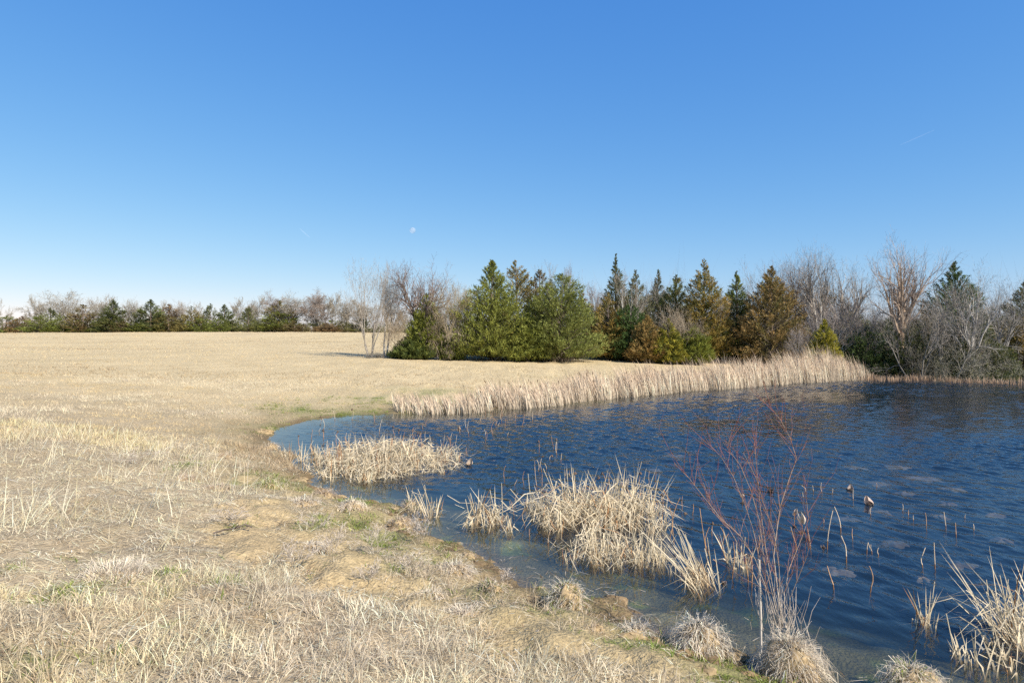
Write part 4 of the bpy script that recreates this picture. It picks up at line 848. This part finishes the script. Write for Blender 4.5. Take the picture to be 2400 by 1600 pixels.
TUS = [ # (x, base y), width, height px
 ((1328,1424), 92, 88, 'tall earthy hummock with pale and green grass on top', dict(soil_=.68, green=.35, blades=520, bl=.20)),
 ((1486,1486), 80, 58, 'small spiky dead-grass hummock on the muddy edge', dict(soil_=.35, blades=420)),
 ((1640,1525), 118, 112, 'shaggy dead-grass hummock with spiky hair left of the red shrub', dict(soil_=.62, blades=1100, bl=.27, droop=1.5)),
 ((1852,1582), 140, 130, 'largest shaggy hummock, the red shrub growing out of it', dict(soil_=.62, blades=1500, bl=.27, droop=1.4)),
 ((2138,1612), 130, 85, 'green-bottomed hummock cut off by the lower edge', dict(soil_=.6, green=.3, blades=1000, bl=.22)),
 ((761,1163), 52, 26, 'brown grass hummock standing in the shallow water', dict(soil_=.55, cols=(GREY, BROWN), blades=320)),
 ((826,1190), 66, 38, 'drooping tan hummock at the corner of the sandy bank', dict(soil_=.5, cols=(PALE * .9, GREY), blades=420, droop=1.5)),
 ((635,1050), 38, 24, 'small pale hummock at the tip of the inlet', dict(soil_=.5, cols=(PALE, BROWN), blades=220)),
 ((961,1188), 36, 28, 'dark mossy hummock alone in the shallows', dict(soil_=.6, cols=(BROWN, GREY), green=.2, blades=200)),
 ((625,1142), 78, 44, 'bright green tussock above the inlet', dict(soil_=.35, cols=(PALE, OLIVE), green=.8, blades=420)),
 ((712,1185), 95, 36, 'wide pale straw mound beside the green tussock', dict(soil_=.45, blades=520, droop=1.6)),
 ((1068,1340), 92, 52, 'light bristly mound at the edge of the clear shallows', dict(soil_=.4, blades=520)),
 ((1155,1385), 60, 38, 'small mound with green shoots below the bristly one', dict(soil_=.55, cols=(PALE, BROWN), green=.4, blades=300)),
 ((1098,1303), 42, 16, 'low brown clod at the tip of the bristly mound', dict(soil_=.8, cols=(BROWN, GREY), blades=120, bl=.12)),
 ((728,1282), 84, 38, 'flattened bundle of straw on the bare sand', dict(soil_=.3, blades=520, droop=1.9)),
 ((938,1225), 55, 24, 'reddish mound on the water line', dict(soil_=.55, cols=(BROWN * 1.3, GREY), blades=260)),
 ((424,1122), 66, 24, 'pinkish straw mound on the far left of the bank', dict(soil_=.4, cols=(A(.52,.40,.28), GREY), blades=360, droop=1.7)),
 ((510,1146), 84, 28, 'pinkish straw mound above the bare sand', dict(soil_=.4, cols=(A(.54,.42,.29), GREY), blades=420, droop=1.7)),
 ((522,1070), 60, 18, 'low brown grass mound behind the pinkish ones', dict(soil_=.4, cols=(BROWN, GREY), blades=300, droop=1.5)),
 ((1010,1392), 80, 30, 'thin grey tuft on the lower sand', dict(soil_=.25, cols=(GREY, PALE), blades=260)),
 ((1400,1475), 40, 24, 'crumbled soil hump left of the small spiky hummock', dict(soil_=.85, cols=(BROWN, GREY), blades=60, bl=.1)),
 ((1085,1440), 95, 45, 'bushy pale tuft on the lower bank', dict(soil_=.3, blades=460)),
 ((270,1345), 175, 55, 'wide upright pale grass tuft at the left of the bank', dict(soil_=.2, blades=800, droop=.4)),
 ((620,1012), 50, 16, 'grassy tongue of bank reaching into the inlet', dict(soil_=.5, cols=(BLOND, BROWN), green=.2, blades=260)),
]
for k, (p, w_, h_, lab, kw) in enumerate(TUS): tussock(p, w_, h_, 300 + k, lab, **kw)

# dry weeds on the bank: little bare twig bushes
WEEDS = [((779,1300), 62, 70, 'grey leafless weed bunch in the middle of the sand'), ((735,1240), 75, 45, 'low silvery weed tangle above the straw bundle'),
         ((545,1228), 85, 42, 'grey weed tangle at the top of the sand'), ((880,1300), 110, 85, 'long-stemmed pale weed leaning right over the bank'),
         ((985,1270), 70, 75, 'thin pale weed at the water line left of the clear shallows'), ((690,1330), 90, 70, 'brown stiff weed stems at the lower edge of the sand'),
         ((330,1090), 110, 45, 'purple-grey weed patch among the blond grass'), ((1180,1372), 55, 45, 'crooked pale weed behind the small green mound'),
         ((860,1365), 70, 55, 'faint grey weed on the lower sand'), ((975,1340), 90, 50, 'sprawling grey weed between sand and bristly mound')]
for k, (p, w_, h_, lab) in enumerate(WEEDS):
    q_ = G(*p); d = q_[1]
    bare_tree('dry_weed', q_, h_ / F * d, w_ / F * d, 400 + k, lab, A(.42, .35, .27), A(.48, .40, .32), 'dry weeds on the bank', rmin=.0022, cat='weed', thick=.35, stems=7, spread=.6, levels=2, kids=4, angle=(15, 45), trop=.05)

# ------------------------------------------------------------------ red-twigged shrub on the largest hummock
hb = G(1852, 1582); sd0 = hb[1]
def sp(x, y, dd=0.0):
    d = sd0 + dd; return A((x - 1200) / F * d, d, EYE - (y - 800) / F * d)
root = empty('red_twig_shrub', (hb[0], hb[1], hb[2])); tag(root, 'leafless red-twigged shrub rising from the largest shaggy hummock', 'shrub')
STEMS = [ # main stems as pixel polylines, with a depth offset at the tip
 ([(1834,1470),(1822,1380),(1813,1302),(1824,1215),(1830,1182),(1850,1120),(1867,1074),(1851,1025),(1830,985),(1805,954)], .2),
 ([(1820,1470),(1800,1390),(1770,1310),(1735,1255),(1690,1215),(1650,1165),(1615,1120),(1580,1085)], -.35),
 ([(1826,1470),(1806,1400),(1785,1330),(1765,1240),(1745,1180),(1718,1115),(1690,1070),(1665,1045)], .4),
 ([(1828,1470),(1812,1400),(1790,1310),(1780,1220),(1760,1150),(1735,1090),(1705,1050),(1712,1018)], -.2),
 ([(1840,1470),(1838,1390),(1850,1330),(1875,1270),(1895,1215),(1890,1170)], .35),
 ([(1846,1470),(1852,1400),(1872,1350),(1892,1300),(1900,1262)], -.3),
 ([(1830,1470),(1812,1380),(1795,1290),(1782,1190),(1775,1110),(1768,1040)], .05),
 ([(1822,1470),(1790,1395),(1755,1320),(1710,1240),(1672,1200),(1648,1130)], .5),
 ([(1836,1470),(1828,1400),(1826,1330),(1815,1250),(1790,1180),(1772,1120),(1742,1060)], -.45),
 ([(1784,1530),(1783,1440),(1780,1350),(1779,1310)], .0),
]
R = random.Random(77); tw = Acc(); GREYS = A(.42, .35, .28); RED = A(.25, .085, .06); MIDR = A(.33, .215, .145)
def offs(p): return p - A(*root.location)
for k, (pl, dz) in enumerate(STEMS):
    pts = [offs(sp(x, y, dz * i / (len(pl) - 1))) for i, (x, y) in enumerate(pl)]
    pts = np.array(pts); n = len(pts)
    rad = np.linspace(.0062 if k < 1 else .004, .0015, n)
    if k == 9: rad[:] = .010
    cc = np.array([GREYS * (1 - min(1, i / (n * .55))) + MIDR * min(1, i / (n * .55)) for i in range(n - 1)])
    if k == 9: cc[:] = A(.55, .48, .40)
    a = Acc(); a.tubes(pts[:-1], pts[1:], rad[:-1], rad[1:], cc, 6); a.build('stem', M_TWIG, root, True)
    if k == 9: continue
    for i in range(2, n):
        for _ in range(R.choice((3, 4, 5))):
            f = R.random(); b = pts[i - 1] * (1 - f) + pts[i] * f; d = pts[i] - pts[i - 1]; d = d / np.linalg.norm(d)
            d = d * .9 + A(R.gauss(0, .55), R.gauss(0, .55), R.uniform(0, .5)); d /= np.linalg.norm(d)
            L = R.uniform(.12, .5); q0 = b; rr = .0022
            for s_ in range(3):
                d2 = d + A(R.gauss(0, .14), R.gauss(0, .14), .10); d2 /= np.linalg.norm(d2); q1 = q0 + d2 * L / 3
                t = min(1, (i + s_ * .8) / n); tw.tubes(q0[None], q1[None], rr, rr * .75, (MIDR * (1 - t) + RED * t)[None], 4); q0 = q1; d = d2; rr *= .75
                if R.random() < .4:
                    d3 = d2 + A(R.gauss(0, .6), R.gauss(0, .6), .2); d3 /= np.linalg.norm(d3); tw.tubes(q1[None], (q1 + d3 * L * .35)[None], rr, rr * .5, RED[None], 3)
tag(tw.build('twigs', M_TWIG, root), kind='stuff')
a = Acc(); r = rng(78)   # thin grey shoots at its foot
n = 60; b = offs(sp(1835, 1480))[None] + r.normal(0, 1, (n, 3)) * np.array([.13, .12, .02]); an = r.uniform(0, 2 * pi, n)
D = unit(np.stack([np.cos(an) * .35, np.sin(an) * .35, np.ones(n)], -1)); L = r.uniform(.12, .42, n); m_ = b + D * (L * .5)[:, None]; e_ = b + D * L[:, None] + r.normal(0, .06, (n, 3))
a.tubes(b, m_, .0024, .002, GREYS, 3); a.tubes(m_, e_, .002, .001, GREYS * 1.1, 3); a.build('basal_shoots', M_TWIG, root)

# ------------------------------------------------------------------ single dead stalks standing in the pond
def stalk(x0, y0, x1, y1, label, group, rad=.006, mid=None, col=None, head=None, seed=0):
    b = P0(x0, y0); d = b[1]; r = rng(seed)
    H = (y0 - y1) / F * d; dx = (x1 - x0) / F * d; dy = r.normal(0, .12) * H
    c = col if col is not None else A(.50, .36, .22)
    n = 6; pts = np.zeros((n, 3)); bow = r.normal(0, .10) * H
    for i in range(n):
        t = i / (n - 1); pts[i] = (dx * t + bow * sin(pi * t), dy * t, -.15 * (1 - t) * (i == 0) + H * t)
    if mid:   # folded stalk
        pts[:, 0] = np.interp(np.linspace(0, 1, n), [0, .55, 1], [0, (mid[0] - x0) / F * d, dx]); pts[:, 2] = np.interp(np.linspace(0, 1, n), [0, .55, 1], [0, (y0 - mid[1]) / F * d, H]); pts[0, 2] = -.12
    root = empty('dead_stalk', (b[0], b[1], 0)); tag(root, label, 'stalk', group)
    a = Acc(); rr = np.linspace(rad, rad * .7, n); cs = np.array([REDB * .8] + [c * (1 + .1 * r.normal()) for _ in range(n - 2)])
    a.tubes(pts[:-1], pts[1:], rr[:-1], rr[1:], cs, 6); a.build('stem', M_TWIG, root, True)
    if head:
        a = Acc(); na, nr = 9, 5; V = np.empty((nr, na + 1, 3)); hr = head / F * d
        for i in range(nr):
            t = i / (nr - 1); w_ = hr * (.18 + .9 * t ** .8) if i < nr - 1 else hr * .45
            for j in range(na + 1):
                an = 2 * pi * (j % na) / na; V[i, j] = pts[-1] + A(cos(an) * w_ * (1 + .2 * sin(3 * an + seed)), sin(an) * w_, -hr * 1.5 * min(t, .8) + hr * .3 * sin(2 * an + seed))
        a.grid(V, A(.12, .075, .05)); a.build('seed_head', M_TWIG, root, True)
    return root
f = 5.2275
def Z(o, pts): return [tuple((o[0] + p[0] / f, o[1] + p[1] / f)) for p in pts]
OPEN = [((198,390),(150,300),(198,330)),((170,450),(165,380),None),((295,380),(275,290),None),((410,400),(405,265),None),((520,400),(530,335),None),((785,490),(790,350),None),((1065,325),(1062,265),None),
        ((415,760),(418,705),None),((460,1070),(525,600),None),((632,880),(585,575),None),((700,1230),(655,925),(705,1060)),((780,975),(778,830),None),((1005,665),(1007,560),None),((1385,620),(1390,525),None),
        ((1458,670),(1460,600),None),((1520,730),(1515,660),None),((1675,830),(1662,630),None),((1922,835),(1912,630),None),((2045,930),(2040,755),None),((945,1130),(980,1060),(958,985)),((1020,1120),(998,1020),None),
        ((1100,1160),(1095,1060),None),((1640,1300),(1672,1060),(1610,1215)),((1785,1320),(1758,990),(1770,1150)),((558,1568),(475,1290),None),((972,1600),(942,1260),None),((265,1090),(205,800),None),((98,1080),(10,800),None),
        ((2150,700),(2150,650),None),((2260,850),(2255,770),None)]
OPEN = sorted(OPEN, key=lambda t: t[0][0])
for k, (b, t, m) in enumerate(OPEN):
    b_, t_ = Z((1850, 1080), [b, t]); m_ = Z((1850, 1080), [m])[0] if m else None
    hh = b_[1] - t_[1]; size = 'tall' if hh > 45 else ('short' if hh < 18 else 'thin')
    pose = 'folded' if m else ('leaning' if abs(t_[0] - b_[0]) > 8 else 'upright')
    stalk(*b_, *t_, f'{size} {pose} dead stalk in open water, {ORD[k + 1]} stalk right of the red shrub', 'dead stalks in the open water right of the red shrub',
          rad=.0075 if hh > 40 else .006, mid=m_, col=A(.60, .46, .31) if k % 3 else A(.50, .30, .17), seed=600 + k)
MIDS = [((830,840),(730,210)),((880,820),(838,430)),((1120,1060),(1140,620)),((1365,1180),(1355,790)),((1332,1110),(1290,780)),((640,290),(645,150)),((240,470),(262,20)),((430,640),(470,60)),((520,220),(515,60)),
        ((880,550),(890,380)),((1000,640),(985,440)),((1070,640),(1085,520)),((950,880),(890,830)),((345,600),(360,200)),((1440,740),(1455,540)),((590,280),(550,260)),((150,300),(155,60)),((215,300),(212,120))]
for k, (b, t) in enumerate(sorted(MIDS)):
    b_, t_ = Z((1500, 1150), [b, t])
    stalk(*b_, *t_, f'brown stalk between tangled cattails and red shrub, {ORD[k + 1]} from left', 'brown stalks left of the red shrub', rad=.0068, col=A(.46, .26, .13), seed=650 + k, head=5 if k in (2, 6, 9) else None)
LEFTS = [((575,370),(540,0)),((175,250),(182,50)),((630,330),(632,155)),((285,300),(325,225)),((915,195),(935,90)),((972,190),(972,115)),((1030,200),(1035,135)),((265,840),(205,650)),((440,800),(415,570)),((245,550),(240,470)),
         ((290,670),(255,490)),((300,520),(335,390)),((475,925),(475,830)),((705,1040),(740,830)),((895,1200),(885,1060)),((415,300),(412,120)),((1370,330),(1368,140)),((1460,260),(1462,130)),((1835,330),(1832,130)),((1945,270),(1945,120)),((2020,240),(2022,125)),((1330,400),(1320,190)),((1260,420),(1268,270))]
for k, (b, t) in enumerate(sorted(LEFTS)):
    b_, t_ = Z((1150, 1080), [b, t])
    stalk(*b_, *t_, f'thin dead stalk around the tangled cattail mound, {ORD[k + 1]} from left', 'thin stalks round the tangled cattail mound', rad=.006, col=A(.52, .36, .22) if k % 2 else A(.42, .23, .12), seed=690 + k, head=4.5 if k in (15, 17, 18, 20) else None)
r = rng(95); BACK = []
for k in range(95):
    x = r.uniform(690, 1330); y = r.uniform(972, 1105)
    if x > 1130: y = r.uniform(965, 1040) if x < 1250 else r.uniform(1040, 1110)
    if sdist(*P0(x, y)[:2]) > -.4: continue
    h = r.uniform(9, 46) * (.6 + (y - 960) / 260)
    BACK.append((x, y, x + r.normal(0, 3), y - h, r.random() < .6, float(r.uniform(2.5, 4)) if r.random() < .25 else None, 720 + k))
seen_ = {}
for (x, y, x1, y1, rus, hd, sd_k) in sorted(BACK):
    zone = 'behind the left half of the largest cattail mound' if x < 885 else ('behind the right half of the largest cattail mound' if x < 1062 else 'in open water right of the largest cattail mound')
    look = ('russet' if rus else 'straw-coloured') + (' pod-topped' if hd else ' bare')
    seen_[(zone, look)] = seen_.get((zone, look), 0) + 1
    stalk(x, y, x1, y1, f'{look} stalk {zone}, {ORD[seen_[(zone, look)]]} from left', 'thin stalks behind the largest cattail mound', rad=.008, col=A(.40, .22, .13) if rus else A(.55, .42, .28), seed=sd_k, head=hd)

# ------------------------------------------------------------------ withered water-plant leaves
def curled(px_, wpx, hpx, seed, label, col, fold=1.0, lift=0.0):
    b = P0(*px_); d = b[1]; W_ = wpx * .75 / F * d; H_ = hpx * .85 / F * d; r = rng(seed)
    root = empty('withered_leaf', (b[0], b[1], lift)); tag(root, label, 'leaf', 'withered leaves above the water')
    nu, nv = 15, 9; V = np.empty((nu, nv, 3)); ph = r.uniform(0, 6)
    for i in range(nu):
        u = i / (nu - 1) * 2 - 1
        for j in range(nv):
            v = j / (nv - 1)
            rad = W_ * .5 * (.25 + .75 * sin(pi * min(max(v * .8 + .12, 0), 1))); th = u * 2.2 * fold
            V[i, j] = (rad * sin(th) + W_ * .35 * v ** 2 * (1 if seed % 2 else -1), rad * cos(th) * .6, -.01 + H_ * v * (.75 + .25 * cos(th * 1.5 + ph)) + .006 * sin(9 * u + 5 * v))
    a = Acc(); a.grid(V, col); a.build('blade', M_REED, root, True)
    st = Acc(); st.tubes(np.array([[0, 0, -lift - .1]]), np.array([[0, 0, H_ * .3]]), .006, .005, REDB, 5); st.build('stem', M_TWIG, root)
    a = Acc(); n = 24; an = r.uniform(0, 2 * pi, n); q_ = np.stack([np.cos(an), np.sin(an), np.zeros(n)], -1)
    a.ribbons(np.stack([q_ * W_ * .1, q_ * W_ * .4 + np.array([0, 0, .03]), q_ * W_ * .55], 1) - np.array([0, 0, lift]), unit(np.cross(q_, np.array([0, 0, 1.0]))), np.full((n, 3), W_ * .16), np.repeat(A(.06, .045, .035)[None], n, 0)); a.build('reflection_strips', M_TWIG, root)  # dark strips laid on the water in place of the leaf's reflection
    return root
LF = A(.50, .37, .28)
curled((1991,1148), 20, 18, 801, 'upright curled dry leaf over its modelled dark reflection, left of two in open water', LF)
curled((2038,1182), 28, 26, 802, 'hooked pinkish dry leaf over its modelled dark reflection, right of two in open water', LF * 1.05)
curled((1806,1152), 18, 14, 803, 'dark drowned leaf bundle behind the red shrub', A(.20, .15, .11))
curled((1077,1008), 10, 12, 804, 'small brown withered leaf near the cattail belt', A(.30, .19, .12))
curled((1098,1090), 22, 22, 805, 'crumpled pale leaf right of the largest cattail mound', A(.60, .46, .33))
curled((1040,1068), 15, 20, 806, 'brown crumpled leaf at the right end of the largest mound', A(.48, .30, .18))
curled((1467,1142), 16, 28, 807, 'pale hanging leaf at the top of the tangled mound', A(.62, .50, .38))
curled((1930,1285), 14, 14, 808, 'little round leaf at the foot of the bent tall stalk', A(.58, .44, .33))
curled((1696,1368), 14, 12, 809, 'pinkish crumpled leaf floating beside the cattail fan', A(.55, .36, .27))
curled((1880,1250), 26, 36, 810, 'big white folded leaf hanging beside the red shrub', A(.62, .52, .40), 1.2, .16)
curled((1862,1235), 15, 22, 811, 'smaller withered leaf left of the big white folded one', A(.55, .42, .32), 1.1, .2)
curled((1740,1180), 12, 14, 812, 'small pale withered leaf behind the shrub twigs', A(.6, .5, .4), 1.1, .12)

# sunken leaf mats lying just under the surface
r = rng(99)
MATS = [(2003,1091,45),(2115,1092,60),(2170,1117,80),(2056,1128,55),(2230,1141,55),(1985,1209,50),(2220,1175,45),(2075,1195,45),(2095,1265,60),(2250,1315,70),(2120,1150,40),(1585,1065,50),(1540,1098,45),(1760,1080,45),(2200,1205,40),(2330,1200,50),(2350,1260,55),(1960,1330,70),(2160,1350,40)]
for k, (x, y, w_) in enumerate(sorted(MATS)):
    b = P0(x, y); W_ = w_ / F * b[1]; root = empty('sunken_leaf', (b[0], b[1], 0)); n = 26; a = Acc(); V = np.empty((4, n + 1, 3))
    for i in range(4):
        t = i / 3
        for j in range(n + 1):
            an = 2 * pi * (j % n) / n; kk = .85 + .75 * (float(vnoise(A(cos(an) * 1.8 + k * 5), A(sin(an) * 1.8), 3)[0]) - .5) * 2
            V[i, j] = (cos(an) * W_ * .5 * kk * t, sin(an) * W_ * .5 * kk * t, -.022 + .03 * sin(an * 3 + k) * t * (1 - t) * 2 - .03 * t ** 3 + .012 * sin(an * 7 + k * 2) * t)
    a.grid(V, A(.19, .135, .095) * (1 + .2 * r.normal())); a.build('blade', M_SOIL, root, True)
    st = Acc(); st.tubes(np.array([[0, 0, -.012]]), np.array([[.05, .02, -.5]]), .006, .006, REDB, 5); st.build('stem', M_TWIG, root)
    tag(root, f'pale sunken leaf just under the water surface, {ORD[k + 1]} from the left', 'leaf', 'sunken leaves in the open water')

# fallen twig on the sand
b = G(545, 1250); a = Acc(); p = np.array([[-.22, -.05, .02], [-.1, .0, .05], [.02, .03, .06], [.12, .1, .09], [.2, .12, .05]]); a.tubes(p[:-1], p[1:], .012, .009, A(.13, .10, .08), 6)
a.tubes(np.array([[.02, .03, .06]]), np.array([[.1, -.05, .13]]), .007, .003, A(.13, .10, .08), 5)
o = a.build('fallen_twig', M_BARK, None, True); o.location = tuple(b); tag(o, 'dark forked twig lying at the top of the bare sand', 'twig')

# ------------------------------------------------------------------ moon and vapour trails
def glow_mat(name, col, alpha):
    m, t, o = nodes(name); N = t.nodes; L = t.links
    geo = N.new('ShaderNodeTexCoord'); nz = N.new('ShaderNodeTexNoise'); nz.inputs['Scale'].default_value = 2.2; nz.inputs['Detail'].default_value = 3; L.new(geo.outputs['Object'], nz.inputs['Vector'])
    mp = N.new('ShaderNodeMapRange'); mp.inputs[1].default_value = .4; mp.inputs[2].default_value = .62; mp.inputs[3].default_value = alpha * .6; mp.inputs[4].default_value = alpha; L.new(nz.outputs['Fac'], mp.inputs[0])
    df = N.new('ShaderNodeBsdfDiffuse'); df.inputs['Color'].default_value = col; tr = N.new('ShaderNodeBsdfTransparent')
    mx = N.new('ShaderNodeMixShader'); L.new(mp.outputs[0], mx.inputs[0]); L.new(tr.outputs[0], mx.inputs[1]); L.new(df.outputs[0], mx.inputs[2]); L.new(mx.outputs[0], o.inputs[0]); return m
def sph(name, R_, mat, nu=24, nv=14):
    V = np.empty((nv, nu + 1, 3))
    for i in range(nv):
        th = pi * i / (nv - 1)
        for j in range(nu + 1):
            ph = 2 * pi * (j % nu) / nu; V[i, j] = (R_ * sin(th) * cos(ph), R_ * sin(th) * sin(ph), R_ * cos(th))
    a = Acc(); a.grid(V, A(1, 1, 1)); return a.build(name, mat, None, True)
D_ = 3000.0
o = sph('moon', 7.0 / F * D_, glow_mat('moon', (.8, .78, .76, 1), .22)); o.location = ((967 - 1200) / F * D_, D_, EYE + (800 - 540) / F * D_)
tag(o, 'pale daytime moon low in the blue sky', 'moon')
def trail(x0, y0, x1, y1, w_, label, alpha):
    p0 = A((x0 - 1200) / F * D_, D_, EYE + (800 - y0) / F * D_); p1 = A((x1 - 1200) / F * D_, D_, EYE + (800 - y1) / F * D_)
    n = 14; t = np.linspace(0, 1, n)[:, None]; P = (p1 - p0)[None] * t; rr = w_ / F * D_ * (.35 + .65 * np.sin(np.linspace(.15, pi - .15, n)))
    a = Acc(); a.tubes(P[:-1], P[1:], rr[:-1], rr[1:], A(1, 1, 1), 8); o = a.build('vapour_trail', glow_mat('vapour', (.95, .95, .95, 1), alpha), None, True); o.location = tuple(p0)
    tag(o, label, 'vapour trail')
trail(703, 536, 726, 557, 1.3, 'faint short vapour trail left of the moon', .06)
trail(2110, 340, 2190, 305, 1.2, 'faint long vapour trail high in the right of the sky', .04)
